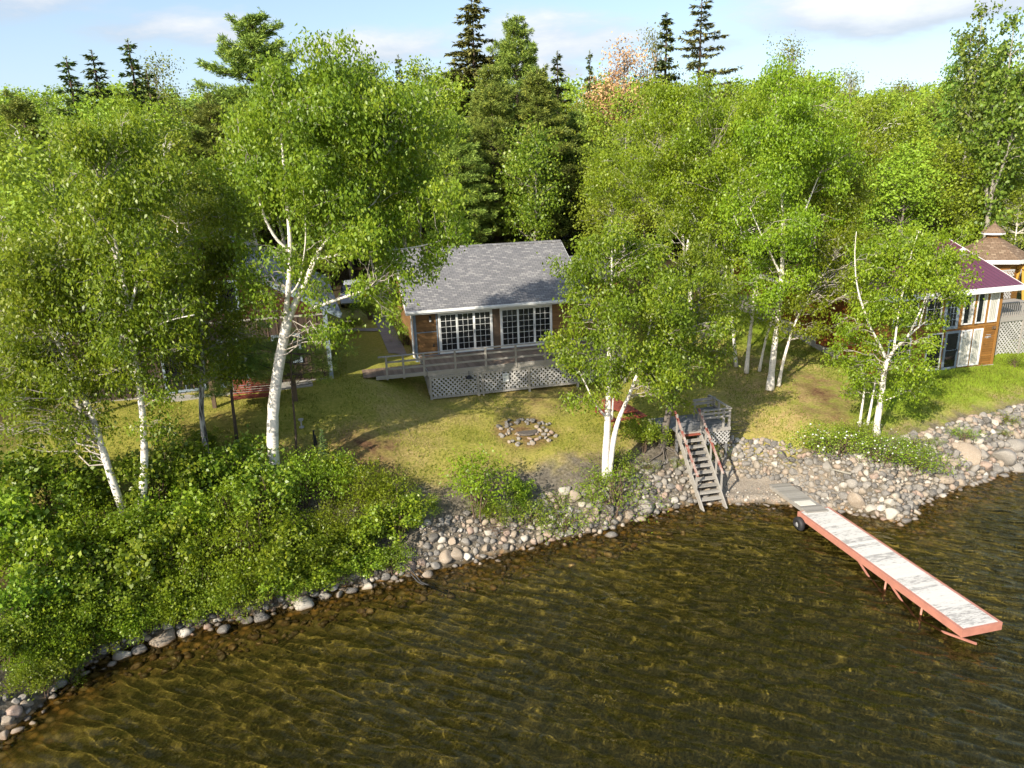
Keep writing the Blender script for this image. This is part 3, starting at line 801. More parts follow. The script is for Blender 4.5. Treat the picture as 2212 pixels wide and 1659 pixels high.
# ------------------------------------------------------------------ dark house on the left
LYAW = R(16.0)
l0 = on_ground(*F(975, 1108))
def build_left_house():
    T = empty('timber_house', l0, LYAW, 'dark two storey timber house with grey gable roof behind the big birch', 'house')
    Wd, D, ZE = 9.8, 11.0, 3.3
    ZR = 6.1; xm = -Wd/2
    w = MB(); w.bx(-Wd, 0, 0, .2, -.8, 3.0); w.build('lower_wall', M['board'], T)
    w = MB(); w.prism([(-Wd, .02, 3.002), (0, .02, 3.002), (0, .02, ZE), (xm, .02, ZR), (-Wd, .02, ZE)], (0, .18, 0)); w.build('gable_wall', M['log'], T)
    w = MB(); w.bx(-.2, 0, .202, D, -.8, ZE); w.bx(-Wd, -Wd+.2, .202, D, -.8, ZE); w.bx(-Wd+.2, -.2, D-.2, D, -.8, ZE); w.build('side_wall', M['board'], T)
    f = MB(); f.bx(-Wd-.02, .02, -.03, -.002, 2.92, 3.0); f.bx(-Wd-.05, .05, -.12, -.002, -.6, .06); f.build('belt_board', M['greywood'], T)
    f = MB(); f.bx(-.14, .04, -.04, -.003, .06, ZE); f.build('corner_trim', M['bluegrey'], T)
    bt = MB()
    for k in range(23): bt.bx(-Wd+.3+k*.41, -Wd+.34+k*.41, -.028, -.003, .07, 2.9)
    bt.build('batten', M['brownwood'], T)
    for a, b, z0, z1 in ((-4.7, -3.5, .1, 2.2), (-6.9, -5.3, .1, 2.2), (-2.4, -1.2, .9, 2.2), (-9.0, -7.9, .8, 2.2)):
        window(T, a, b, z0, z1, -.005, 2 if b-a > 1.3 else 1, 1, 'bluegrey', 'glass', t=.1, out=.06)
    for a, b, z0, z1 in ((-4.4, -3.5, 3.4, 4.7), (-6.4, -5.5, 3.4, 4.7)):
        window(T, a, b, z0, z1, .015, 1, 1, 'bluegrey', 'glass', t=.1, out=.06)
    oh = .9; half = Wd/2 + .6
    pit = (ZR - ZE) / (Wd/2); ca, sa = math.cos(math.atan(pit)), math.sin(math.atan(pit)); ln = half / ca
    ze = ZR + .15 - half*pit
    slab('roof', M['grey_roof'], T, (xm+half, -oh, ze), (0, 1, 0), (-ca, 0, sa), D+2*oh, ln, .09)
    slab('roof', M['grey_roof'], T, (xm-half, D+oh, ze), (0, -1, 0), (ca, 0, sa), D+2*oh, ln, .09)
    f = MB()
    for sg in (1, -1):
        f = MB(); f.beam((xm+sg*half, -oh-.025, ze-.12), (xm+sg*.002, -oh-.025, ZR+.03), .04, .24); f.build('barge_board', M['bluegrey'], T)
    f = MB(); f.bx(xm+half-.02, xm+half+.02, -oh, D+oh, ze-.22, ze-.03); f.build('eave_fascia', M['bluegrey'], T)
    # low porch shelf under the belt board
    p = MB(); p.bx(-6.9, -.9, -.9, -.13, -.3, .02); p.build('porch_step', M['concrete'], T)
    return T
build_left_house()

# concrete path between the houses (flush, part of the ground surface)
def strip_path(name, pts, label):
    """pts: pairs of left/right plan points"""
    V = []; rows = []
    for (a, b) in pts: rows.append((np.array(a), np.array(b)))
    Vs, Fs = [], []; n = 0
    fine = []
    for (a0, b0), (a1, b1) in zip(rows[:-1], rows[1:]):
        for k in range(12): t = k/12; fine.append((a0+(a1-a0)*t, b0+(b1-b0)*t))
    fine.append(rows[-1])
    for a, b in fine:
        for t in (0, .33, .67, 1):
            q = a + (b-a)*t; Vs.append((q[0], q[1], gz(q[0], q[1]) + .03))
    for i in range(len(fine)-1):
        for j in range(3): Fs.append((i*4+j, i*4+j+1, (i+1)*4+j+1, (i+1)*4+j))
    mb = MB(); mb.add(Vs, Fs); o = mb.build(name, M['path'])
    tag(o, label, 'path', kind='structure')
g_ = lambda x, y: on_ground(*F(x, y))[:2]
strip_path('concrete_path', [(g_(1139, 1036), g_(1192, 1040)), (g_(1108, 963), g_(1156, 963)), (g_(1090, 925), g_(1130, 925))], 'grey concrete path along the left side of the cabin')
strip_path('concrete_crosspath', [(g_(1108, 971), g_(1108, 962)), (g_(985, 975), g_(985, 966))], 'narrow concrete strip joining the path to the left house')

# ------------------------------------------------------------------ stairs to the water
def build_stairs():
    P0 = at_z(*F(2086, 1470), .22); P1 = at_z(*F(2018, 1263), 2.40)
    dirv = (P1 - P0); run = np.hypot(dirv[0], dirv[1]); rise = dirv[2]
    yaw = math.atan2(dirv[1], dirv[0]) - math.pi/2
    T = empty('beach_stairs', (P0[0], P0[1], 0), yaw, 'grey wooden stairs with red handrails leading down to the water', 'stairs')
    Wd = .98; hw = Wd/2; z0 = P0[2]
    nst = 11
    for sx in (-1, 1):
        m = MB(); m.beam((sx*hw, -.25, z0-.28), (sx*hw, run, z0+rise-.10), .05, .24); m.build('stringer', M['greywood'], T)
    for k in range(nst):
        y = run*(k+.35)/nst; z = z0 + rise*(k+.35)/nst
        m = MB(); m.bx(-hw+.03, hw-.03, y-.05, y+.08, z-.02, z+.02, random.random()); m.bx(-hw+.03, hw-.03, y+.09, y+.21, z-.02, z+.02, random.random())
        m.build('tread', M['redwood'] if k == nst-1 else M['greywood'], T)
    for sx in (-1, 1):
        m = MB(); a = np.array((sx*(hw+.05), run*.10, z0+rise*.10+.82)); b = np.array((sx*(hw+.05), run+.25, z0+rise+.86)); m.beam(a, b, .09, .045); m.build('handrail', M['redrail'], T)
        for t in (.14, .36, .58, .80, 1.0):
            m = MB(); y = run*t; z = z0+rise*t; m.bx(sx*(hw+.05)-.03, sx*(hw+.05)+.03, y-.03, y+.03, z-.15, z+.80); m.build('rail_post', M['greywood'], T)
    # landing
    zt = z0 + rise
    y0, y1 = run+.02, run+1.95
    x0, x1 = -.95, 1.85
    m = MB(); y = y0
    while y < y1 - .02:
        a = -hw-.05 if y < y0+.5 else x0
        m.bx(a if y > y0+.1 else -hw-.05, x1, y, y+.13, zt-.035, zt, random.random()); y += .138
    L = m.build('landing', M['greywood_dark'], T)
    m = MB(); m.bx(-hw-.05, hw+.05, y0-.045, y0-.003, zt-.18, zt-.04); m.bx(hw+.055, x1, y0-.045, y0-.003, zt-.15, zt+.005); m.bx(x1+.003, x1+.045, y0-.045, y1, zt-.15, zt+.005); m.bx(x0-.045, x0-.003, y0+.5, y1, zt-.15, zt)
    m.build('rim_board', M['greywood'], L)
    m = MB(); lattice(m, (hw+.08, y0-.02, zt-.72), (1, 0, 0), (0, 0, 1), x1-hw-.1, .57, .17, .045); lattice(m, (x1+.02, y0, zt-.72), (0, 1, 0), (0, 0, 1), 1.2, .57, .17, .045)
    m.build('lattice_skirt', M['lattice'], L)
    m = MB()
    for x, y in ((x0+.1, y0+.6), (x0+.1, y1-.1), (x1-.08, y0+.08), (x1-.08, y1-.1), (-hw, y0+.06), (hw, y0+.06)): m.bx(x-.05, x+.05, y-.05, y+.05, zt-1.4, zt-.16)
    m.build('landing_post', M['greywood_dark'], L)
    # guard rail on the right part
    m = MB(); m.bx(hw+.12, x1+.05, y0-.06, y0+.05, zt+.80, zt+.84); m.bx(hw+.16, x1, y0-.02, y0+.015, zt+.44, zt+.52); m.bx(hw+.16, x1, y0-.02, y0+.015, zt+.62, zt+.70); m.beam((x1, y0, zt+.82), (x1, y1, zt+.82), .11, .04); m.beam((x1, y0, zt+.5), (x1, y1, zt+.5), .035, .08)
    G = m.build('guard_rail', M['greywood'], T)
    for x, y in ((hw+.14, y0), (x1-.28, y0), (x1, y0+.02), (x1, (y0+y1)/2), (x1, y1)):
        p = MB(); p.bx(x-.04, x+.04, y-.02, y+.055, zt+.002, zt+.798); p.build('rail_post', M['greywood'], G)
    bx_, by_ = (hw+x1)/2+.25, (y0+y1)/2+.25
    c_, s_ = math.cos(yaw), math.sin(yaw)
    B = empty('bench', (P0[0]+bx_*c_-by_*s_, P0[1]+bx_*s_+by_*c_, zt), yaw + R(4), 'old grey plank bench standing on the stair landing', 'bench')
    m = MB()
    for k in range(3): m.bx(-.55, .55, -.2+k*.135, -.08+k*.135, .42, .455, random.random())
    m.build('seat', M['greywood_dark'], B)
    m = MB(); m.bx(-.55, .55, .24, .27, .58, .70); m.bx(-.55, .55, .25, .28, .74, .86); m.build('backrest', M['greywood'], B)
    for x in (-.48, .48):
        m = MB(); m.bx(x-.035, x+.035, -.18, -.11, .002, .42); m.bx(x-.035, x+.035, .2, .24, .002, .86); m.build('leg', M['greywood'], B)
    return T
build_stairs()

# ------------------------------------------------------------------ rolling dock
def build_dock():
    zt = .50
    a = at_z(*F(2386, 1493), zt); b = at_z(*F(2874, 1831), zt)
    d = b - a; Ld = np.linalg.norm(d); yaw = math.atan2(d[1], d[0])
    T = empty('rolling_dock', a, yaw, 'long narrow dock with peeling white planks and coral sides on a wheel', 'dock')
    hw = .62
    def plank_mat():
        s = N('peeling_white_planks')
        v = s.coord('Object'); t = s.attr('tint')
        n = s.noise(s.coord('Object', (7, 1.6, 3)), 2.2, 8, .75)
        n2 = s.noise(v, .5, 3, .5)
        f = s.math('ADD', s.math('MULTIPLY', t, .16), s.math('ADD', n, s.math('MULTIPLY', s.math('SUBTRACT', n2, .5), .22)))
        w = s.ramp(f, [(.61, (0,0,0)), (.70, (1,1,1))])
        wd = s.mix(s.noise(s.coord('Object', (20, 1, 1)), 3, 4, .6), (.20, .19, .18), (.38, .36, .34))
        c = s.mix(w, (.60, .58, .545), wd)
        c = s.mix(s.math('MULTIPLY', t, .25), c, (.40, .39, .37))
        return s.done(s.principled(c, .8, .25, s.bump(n, .3, .01)))
    M['plank'] = plank_mat()
    m = MB(); x = 0.0
    while x < Ld - .02:
        m.bx(x, min(x+.136, Ld), -hw+.05, hw-.05, -.03, random.uniform(-.002, .003), random.random()); x += .1425
    m.build('planks', M['plank'], T)
    m = MB()
    for sy in (-1, 1): m.bx(0, Ld, sy*hw-.045, sy*hw+.045, -.23, -.004)
    m.bx(Ld+.003, Ld+.06, -hw-.045, hw+.045, -.24, .0); m.bx(-.06, -.003, -hw-.045, hw+.045, -.2, -.004)
    m.build('side_beam', M['coral'], T)
    m = MB()
    for k in range(9): m.bx(.6+k*Ld/9.2, .65+k*Ld/9.2, -hw+.046, hw-.046, -.2, -.035)
    m.build('cross_joist', M['coral'], T)
    # trestle legs at the outer half, standing on the lake bed
    for k, x in enumerate((Ld*.60, Ld*.80)):
        for sy in (-1, 1):
            m = MB(); m.beam((x, sy*(hw-.08), -.2), (x+.15, sy*(hw+.12), -1.3), .05, .05); m.build('leg', M['coral'], T)
        m = MB(); m.beam((x-1.5, -hw+.1, -.22), (x+.05, -hw-.03, -.85), .045, .05); m.beam((x, -hw, -.75), (x, hw, -.75), .04, .05)
        if k: m.beam((x+1.9, -hw+.1, -.22), (x+.12, -hw-.02, -.75), .045, .06)
        m.build('brace', M['coral'], T)
    # wheels at the shore end
    ax = MB(); ax.tube([(.25, -hw-.16, -.36), (.25, hw+.16, -.36)], .03, 8); ax.build('axle', M['steel'], T)
    for sy in (-1, 1):
        w = MB(); prof = [(.10, -.10), (.20, -.105), (.265, -.075), (.285, 0), (.265, .075), (.20, .105), (.10, .10)]
        ns = 24; V = []; Fc = []
        for i in range(ns):
            an = 2*math.pi*i/ns
            for r_, y_ in prof: V.append((.25 + r_*math.cos(an), sy*(hw+.17) + y_, -.36 + r_*math.sin(an)))
        k = len(prof)
        for i in range(ns):
            for j in range(k): Fc.append((i*k+j, i*k+(j+1) % k, ((i+1) % ns)*k+(j+1) % k, ((i+1) % ns)*k+j))
        w.add(V, Fc); wo = w.build('wheel', M['black'], T, True)
        h = MB(); h.tube([(.25, sy*(hw+.17)-.06, -.36), (.25, sy*(hw+.17)+.06, -.36)], .12, 14); h.tube([(.25, sy*(hw+.17)-.09, -.36), (.25, sy*(hw+.17)+.09, -.36)], .05, 8); h.build('rim', M['steel'], wo)
    # gangplank to the gravel beach
    e = at_z(*F(2283, 1418), .30)
    c_, s_ = math.cos(-yaw), math.sin(-yaw)
    ex, ey = e[0]-a[0], e[1]-a[1]
    lx, ly = ex*c_-ey*s_, ex*s_+ey*c_
    lend = math.hypot(lx, ly)
    G = empty('gangplank', a + np.array([0, 0, .02]), yaw + math.atan2(ly, lx), 'grey plank gangway from the gravel beach up to the dock', 'gangway')
    G.rotation_euler.y = math.atan2(zt - .26, lend)
    m = MB(); x = -.25
    while x < lend:
        m.bx(x, x+.136, -.42, .42, -.012, random.uniform(.018, .023), random.random()); x += .1425
    m.build('planks', M['greywood'], G)
    m = MB(); m.bx(-.25, lend, -.43, -.38, -.12, -.015); m.bx(-.25, lend, .38, .43, -.12, -.015); m.build('side_beam', M['greywood'], G)
    m = MB(); m.bx(.35, .80, -.25, .38, .026, .042); m.build('patch_board', M['cream'], G); 
    return T
build_dock()

# ------------------------------------------------------------------ picnic table, fire pit, swing seat, car
def build_picnic():
    za = on_ground(*F(1815, 1235))[2]
    a = at_z(*F(1776, 1165), za+.75); b = at_z(*F(1852, 1212), za+.75)
    c = (a+b)/2; yaw = math.atan2(b[1]-a[1], b[0]-a[0])
    zg = gz(c[0], c[1])
    T = empty('picnic_table', (c[0], c[1], zg), yaw, 'faded red wooden picnic table with built in benches behind the twin birch', 'picnic table')
    L = 2.0
    m = MB()
    for k in range(5): m.bx(-L/2, L/2, -.39+k*.158, -.39+k*.158+.15, .72, .76, random.random())
    m.build('tabletop', M['redwood'], T)
    for sy in (-1, 1):
        m = MB(); m.bx(-L/2, L/2, sy*.72-.14, sy*.72-.005, .43, .465, random.random()); m.bx(-L/2, L/2, sy*.72+.005, sy*.72+.14, .43, .465, random.random()); m.build('seat', M['redwood'], T)
    for x in (-L/2+.28, L/2-.28):
        for sy in (-1, 1):
            m = MB(); m.beam((x, sy*.62, 0), (x, sy*.22, .72), .045, .13); m.build('leg', M['redwood'], T)
        m = MB(); m.bx(x+.03, x+.07, -.84, .84, .30, .43); m.bx(x+.03, x+.07, -.36, .36, .60, .718); m.build('cross_beam', M['redwood'], T)
build_picnic()

def build_bench_swing():
    p = on_ground(*F(750, 1190)); zg = p[2]
    T = empty('swing_bench', (p[0], p[1], zg), R(12), 'reddish slatted swing bench hanging in front of the dark house', 'swing bench')
    m = MB()
    for k in range(7): m.bx(-.85, .85, .24+.035*k, .27+.035*k, .50+.085*k, .565+.085*k, random.random())
    m.build('backrest', M['redwood'], T)
    m = MB()
    for k in range(5): m.bx(-.85, .85, -.30+k*.11, -.22+k*.11, .44, .47, random.random())
    m.build('seat', M['redwood'], T)
    for x in (-.88, .85):
        m = MB(); m.bx(x, x+.035, -.30, .26, .66, .70); m.bx(x, x+.035, -.3, -.25, .44, .66); m.build('armrest', M['redwood'], T)
    F_ = empty('wooden_posts', (p[0], p[1], zg), R(12), 'two brown posts and a crossbeam holding the swing bench', 'post frame')
    m = MB(); m.bx(-1.75, 1.75, .0, .12, 2.35, 2.5); m.build('crossbeam', M['brownwood'], F_)
    for x in (-1.6, 1.6):
        m = MB(); m.bx(x-.075, x+.075, -.02, .13, -.2, 2.35); m.build('post', M['brownwood'], F_)
    for x in (-.8, .8):
        m = MB(); m.tube([(x, .06, 2.35), (x, -.28, .48)], .012, 5); m.tube([(x, .06, 2.35), (x, .25, .55)], .012, 5); m.build('chain', M['steel'], F_)
build_bench_swing()

def build_car():
    p = on_ground(*F(1030, 905)); zg = p[2]
    T = empty('parked_car', (p[0]+.2, p[1], zg+.02), R(10), 'silver car parked rear towards the lake between the two houses', 'car')
    def body(sections, mat, name, sm=True):
        # sections along y: (y, half width bottom, half width top, z0, z1)
        V = []; Fc = []
        for (y, wb, wt, z0, z1) in sections:
            zc = (z0+z1)/2
            V += [(-wb*.94, y, z0), (wb*.94, y, z0), (wb, y, z0+.25*(z1-z0)), (wb, y, zc+.1*(z1-z0)), (wt, y, z1-.03), (wt-.08, y, z1), (-wt+.08, y, z1), (-wt, y, z1-.03), (-wb, y, zc+.1*(z1-z0)), (-wb, y, z0+.25*(z1-z0))]
        k = 10
        for i in range(len(sections)-1):
            for j in range(k): Fc.append((i*k+j, i*k+(j+1) % k, (i+1)*k+(j+1) % k, (i+1)*k+j))
        Fc.append(tuple(range(k))[::-1]); Fc.append(tuple((len(sections)-1)*k+j for j in range(k)))
        m = MB(); m.add(V, Fc); return m.build(name, mat, T, False)
    body([(0, .78, .74, .42, .88), (.12, .86, .82, .3, .98), (1.0, .89, .84, .26, 1.0), (3.2, .89, .84, .26, .98), (4.2, .86, .78, .28, .84), (4.5, .74, .68, .38, .70)], M['carpaint'], 'body')
    body([(.22, .78, .70, .97, 1.02), (.62, .78, .62, .97, 1.48), (2.3, .79, .63, .97, 1.52), (2.75, .79, .62, .95, 1.42), (3.35, .76, .70, .94, .98)], M['glass'], 'cabin_glass')
    body([(.60, .60, .58, 1.485, 1.52), (1.4, .62, .60, 1.50, 1.57), (2.35, .62, .60, 1.50, 1.55)], M['carpaint'], 'roof_panel')
    for sx in (-1, 1):
        m = MB(); m.bx(sx*.68-.13, sx*.68+.13, -.02, .1, .70, .88); m.build('tail_light', M['red_lamp'], T)
        for y in (.85, 3.6):
            m = MB(); m.tube([(sx*.80-.1, y, .32), (sx*.80+.1, y, .32)], .32, 20); w = m.build('wheel', M['black'], T)
            m = MB(); m.tube([(sx*.80+sx*.085, y, .32), (sx*.80+sx*.112, y, .32)], .19, 12); m.build('rim', M['steel'], w)
    m = MB(); m.bx(-.8, .8, -.07, .05, .40, .58); m.build('bumper', M['carpaint'], T)
    m = MB(); m.bx(-.26, .26, -.075, -.068, .62, .74); m.build('number_plate', M['white'], T)
build_car()

def sticks(name, pts_list, rad, mat, label, cat):
    m = MB()
    for p in pts_list: m.tube(p, rad, 6)
    o = m.build(name, mat); tag(o, label, cat); return o
q = on_ground(*F(921, 1305))
sticks('stake', [[(q[0], q[1], q[2]-.2), (q[0]+.03, q[1], q[2]+.62)], [(q[0]+.09, q[1]+.05, q[2]-.2), (q[0]+.05, q[1]+.05, q[2]+.4)]], .035, M['black'], 'short dark stake at the edge of the lawn above the shrubs', 'stake')
pa = on_ground(*F(1155, 1655)); pb = at_z(*F(1225, 1705), .05); pc = at_z(*F(1330, 1760), -.35)
sticks('water_pipe', [[pa + (0, 0, .25), (pa+pb)/2 + (0, 0, .2), pb, pc], [pa + (.12, .05, .22), (pa+pb)/2 + (.14, .02, .2), pb + (.1, -.03, .02), pc + (.15, .1, 0)]], .026, M['black'], 'pair of black pipes running from the shrubs into the lake', 'pipe')
q = on_ground(*F(884, 1253))
m = MB(); m.cone((0, 0, 0), .10, .10, .05, 10); m.cone((0, 0, .05), .03, .03, .25, 8); m.cone((0, 0, .30), .09, .11, .07, 10)
o = m.build('garden_lamp', M['steel']); o.location = q; tag(o, 'little grey garden lamp on the lawn right of the big birch trunk', 'garden lamp')
# ------------------------------------------------------------------ foliage materials
LM = {}
LM['birch'] = leaf_mat('birch_leaves', (0.067, 0.115, 0.011), (0.192, 0.278, 0.019), (0.316, 0.366, 0.029), (.36, .46, .03), .46)
LM['birch2'] = leaf_mat('lighter_birch_leaves', (0.084, 0.139, 0.011), (0.214, 0.307, 0.015), (0.333, 0.399, 0.027), (.42, .48, .03), .46)  # lighter, more saturated variant of the birch leaf colours
LM['shrub'] = leaf_mat('shrub_leaves', (0.067, 0.119, 0.011), (0.188, 0.268, 0.015), (0.315, 0.359, 0.023), (.28, .46, .03), .32)
LM['maple'] = leaf_mat('maple_leaves', (0.061, 0.120, 0.011), (0.166, 0.247, 0.018), (0.273, 0.316, 0.025), (.24, .45, .04), .32)
LM['lime'] = leaf_mat('yellow_green_leaves', (.10, .15, .012), (.22, .27, .02), (.40, .42, .04), (.5, .55, .05), .34)
LM['wood'] = leaf_mat('forest_leaves', (0.084, 0.138, 0.013), (0.224, 0.311, 0.022), (0.343, 0.406, 0.034), (.33, .42, .03), .30, .5, .35)
LM['wood2'] = leaf_mat('yellowish_forest_leaves', (0.095, 0.155, 0.013), (0.237, 0.331, 0.024), (0.341, 0.430, 0.038), (.38, .42, .03), .30, .5, .35)
LM['poplar'] = leaf_mat('poplar_leaves', (0.054, 0.113, 0.014), (0.154, 0.250, 0.028), (0.359, 0.436, 0.070), (.30, .42, .06), .30, .4, .45)
LM['pine'] = leaf_mat('soft_pine_needles', (0.093, 0.144, 0.030), (0.228, 0.301, 0.053), (0.470, 0.499, 0.076), (.2, .28, .05), .18, .55, .3)
LM['spruce'] = leaf_mat('dark_spruce_needles', (0.048, 0.087, 0.031), (0.120, 0.171, 0.051), (0.269, 0.297, 0.068), (.1, .15, .04), .10, .6, .3)
LM['spruce_brown'] = leaf_mat('brownish_spruce_needles', (0.054, 0.067, 0.023), (0.143, 0.151, 0.042), (0.258, 0.244, 0.072), (.2, .18, .05), .12, .6, .25)
LM['dead'] = leaf_mat('rusty_dead_needles', (.30, .17, .085), (.56, .34, .17), (.66, .44, .24), (.5, .25, .08), .15, .7, .2)
LM['olive'] = leaf_mat('olive_cedar_sprays', (0.071, 0.085, 0.012), (0.163, 0.177, 0.020), (0.286, 0.274, 0.040), (.3, .3, .04), .2, .55, .3)
LM['flower'] = leaf_mat('white_blossom', (.6, .6, .55), (.75, .75, .7), (.85, .85, .8), (.8, .8, .75), .2, .6, .2)

def birch_bark():
    s = N('white_birch_bark')
    v = s.coord('Object', (3, 3, 26)); v2 = s.coord('Object', (1.5, 1.5, 3))
    lent = s.ramp(s.noise(v, 1.0, 4, .6), [(.60, (0,0,0)), (.70, (1,1,1))])
    patch = s.ramp(s.noise(v2, 1.4, 5, .65), [(.57, (0,0,0)), (.67, (1,1,1))])
    c = s.mix(s.noise(s.coord('Object', (2, 2, 9)), 1.5, 5, .6), (.84, .80, .73), (.66, .60, .53))
    c = s.mix(s.math('MULTIPLY', lent, .8), c, (.11, .09, .08))
    c = s.mix(s.math('MULTIPLY', patch, .6), c, (.20, .165, .14))
    return s.done(s.principled(c, .65, .25, s.bump(s.noise(v, 1.0, 4, .6), .25, .02)))
BK = {'birch': birch_bark(),
      'grey': wood_mat('grey_brown_bark', (.27, .235, .20), (.085, .072, .062), .9, 1.4, .6, (9, 9, 1.4)),
      'pine': wood_mat('brown_pine_bark', (.17, .125, .095), (.055, .042, .033), .9, 1.4, .6, (9, 9, 1.4)),
      'pale': wood_mat('pale_poplar_bark', (.46, .43, .36), (.20, .185, .15), .85, 1.4, .3, (6, 6, 2.0)),
      'limb': wood_mat('pale_birch_limbs', (.64, .59, .52), (.30, .255, .22), .8),
      'twig': wood_mat('brown_twigs', (.22, .15, .10), (.08, .055, .04), .85)}
def split_bark():
    s = N('cracked_birch_bark')
    v = s.coord('Object', (14, 14, 1.3))
    k = s.ramp(s.noise(v, 1.0, 4, .7), [(.42, (.05, .045, .042)), (.55, (.5, .47, .44)), (.7, (.70, .67, .63))])
    return s.done(s.principled(k, .8, .2, s.bump(s.noise(v, 1.0, 4, .7), .5, .03)))
BK['split'] = split_bark()

# ------------------------------------------------------------------ leaf and branch builders
def rnd_dirs(n, g=rng):
    return unit(g.normal(size=(n, 3)))
def kites(P, axis, nrm, L, W_):
    L = np.broadcast_to(np.asarray(L, float), (len(P),))[:, None]; W_ = np.broadcast_to(np.asarray(W_, float), (len(P),))[:, None]
    side = unit(np.cross(axis, nrm)); up = unit(np.cross(side, axis))
    mid = P + axis * L * .42 + up * W_ * .16
    return np.stack([P, mid + side * W_ * .5, P + axis * L - up * L * .12, mid - side * W_ * .5], 1)
def leaf_set(tips, per, spread, L, ratio, droop=.85, face=None, g=rng, base=None):
    """leaves hung around twig points; returns kites and tints"""
    n = len(tips) * per
    P = np.repeat(tips, per, 0) + g.normal(size=(n, 3)) * np.array([spread, spread, spread*.9])
    ax = rnd_dirs(n, g) * .75; ax[:, 2] -= droop; ax = unit(ax)
    nr = rnd_dirs(n, g) + np.array([-.35, -.6, .6])
    Ls = L * g.uniform(.5, 1.3, n)
    K = kites(P, ax, unit(nr), Ls, Ls * ratio)
    base = np.repeat(g.uniform(.15, .75, len(tips)) if base is None else np.clip(base + g.normal(size=len(tips))*.10, 0, 1), per)
    t = np.clip(base * .6 + g.uniform(0, .5, n) + (g.random(n) > .97) * .15, 0, 1)
    return K, t
def curve_pts(a, b, sag=.0, wob=.12, n=6, g=rng):
    a = np.asarray(a, float); b = np.asarray(b, float); t = np.linspace(0, 1, n)[:, None]
    L = np.linalg.norm(b - a); off = g.normal(size=(n, 3)) * wob * L * .25; off[0] = 0; off[-1] *= .3
    p = a + (b - a) * t + off; p[:, 2] += (np.sin(t[:, 0] * math.pi) * sag * L)
    return p
def resample(P, n):
    P = np.asarray(P, float); d = np.concatenate([[0], np.cumsum(np.linalg.norm(np.diff(P, axis=0), axis=1))]); s_ = np.linspace(0, d[-1], n)
    return np.stack([np.interp(s_, d, P[:, i]) for i in range(3)], 1)
def smooth_path(P, n):
    Q = resample(P, n)
    for _ in range(2): Q[1:-1] = (Q[:-2] + 2*Q[1:-1] + Q[2:]) / 4
    return Q

def blobs_from(envs, g=rng):
    """envelope ellipsoids (centre, radii, count, sub radius) -> sub clumps"""
    C, Rr = [], []
    for c, r, n, sr in envs:
        d = rnd_dirs(n, g); d[:, 2] = d[:, 2]*.9 + .12
        k = g.uniform(.12, 1.0, n) ** .46
        C.append(np.asarray(c) + d * k[:, None] * np.asarray(r) + g.normal(size=(n, 3))*.22*np.minimum(np.asarray(r), 1.6)); Rr.append(sr * g.uniform(.6, 1.3, n))
    return np.concatenate(C), np.concatenate(Rr)

def build_tree(name, base, stems, envs, leaf='birch', bark='birch', L=.085, ratio=.56, dens=1.0, per=9, spread=.16,
               label='', cat='tree', group=None, seed=1, limb_bark=None, twig_r=.02, droop=.85, extra=None, flat=.8, sides=8, trunk_split=None):
    """stems: list of (world points, radius at foot, radius at top); all geometry is stored relative to base"""
    g = np.random.default_rng(seed)
    base = np.asarray(base, float)
    T = empty(name, base, 0, label, cat, group)
    mb = MB(); S = []; SR = []
    for k, (pts, r0, r1) in enumerate(stems):
        q = smooth_path(pts, max(8, 3*len(pts))) - base
        rr = np.linspace(r0, r1, len(q)) * (1 + g.normal(size=len(q))*.035)
        if k == 0: rr[0] *= 1.35; rr[1] *= 1.12
        mb.tube(q, rr, sides); S.append(q); SR.append(rr)
    mb.build('trunk', BK[bark], T, True)
    SP = np.concatenate(S); SRR = np.concatenate(SR)
    C, Rb = blobs_from([(np.asarray(c) - base, r, max(3, int(n*.86)), sr*.80) for c, r, n, sr in envs], g)
    lb = MB(); tips = []; shade = []
    for c, r in zip(C, Rb):
        d = np.linalg.norm(SP - c, axis=1) + 1.6*np.maximum(SP[:, 2] - c[2] + .25*np.linalg.norm(SP[:, :2]-c[:2], axis=1), 0)
        j = int(np.argmin(d)); a = SP[j]; rad = min(SRR[j]*.55, .008 + .008*np.linalg.norm(c-a))
        p = curve_pts(a, c, .08, .22, 7, g); lb.tube(p, np.linspace(rad, .006, 7), 5, False)
        for _ in range(3):
            e = c + rnd_dirs(1, g)[0] * r * np.array([1, 1, .7]); lb.tube(curve_pts(p[4], e, .05, .2, 4, g), np.linspace(max(.006, rad*.45), .004, 4), 3, False)
        n = max(8, int(dens * 118 * r * r))
        dd = rnd_dirs(n, g); kk = g.uniform(.15, 1.0, n) ** .6
        tp = c + dd * kk[:, None] * r * np.array([1, 1, flat]); tips.append(tp); shade.append(np.full(n, g.uniform(.1, .8)))
    lb.build('branches', BK[limb_bark or 'limb'], T, True)
    tips = np.concatenate(tips)
    K, t = leaf_set(tips, per, spread, L*1.4, ratio, droop, g=g, base=np.concatenate(shade))
    link('crown', np_mesh('crown', K, 4, LM[leaf], t), T)
    return T

def env_px(y, u, v, ru, rv, n, sr, dy=0.0, dr=None):
    """crown envelope given where it shows; y is its distance, ru/rv its half sizes as seen"""
    c = at_y(u, v, y + dy); k = m_per_px(c)
    return (c, np.array([ru*k, (dr if dr is not None else min(ru*k, 2.6)), rv*k*1.04]), n, sr)
def stem_px(y, pts, r0, r1, lean=0.0):
    n = len(pts)
    return ([at_y(u, v, y + lean*i/max(1, n-1)) for i, (u, v) in enumerate(pts)], r0, r1)

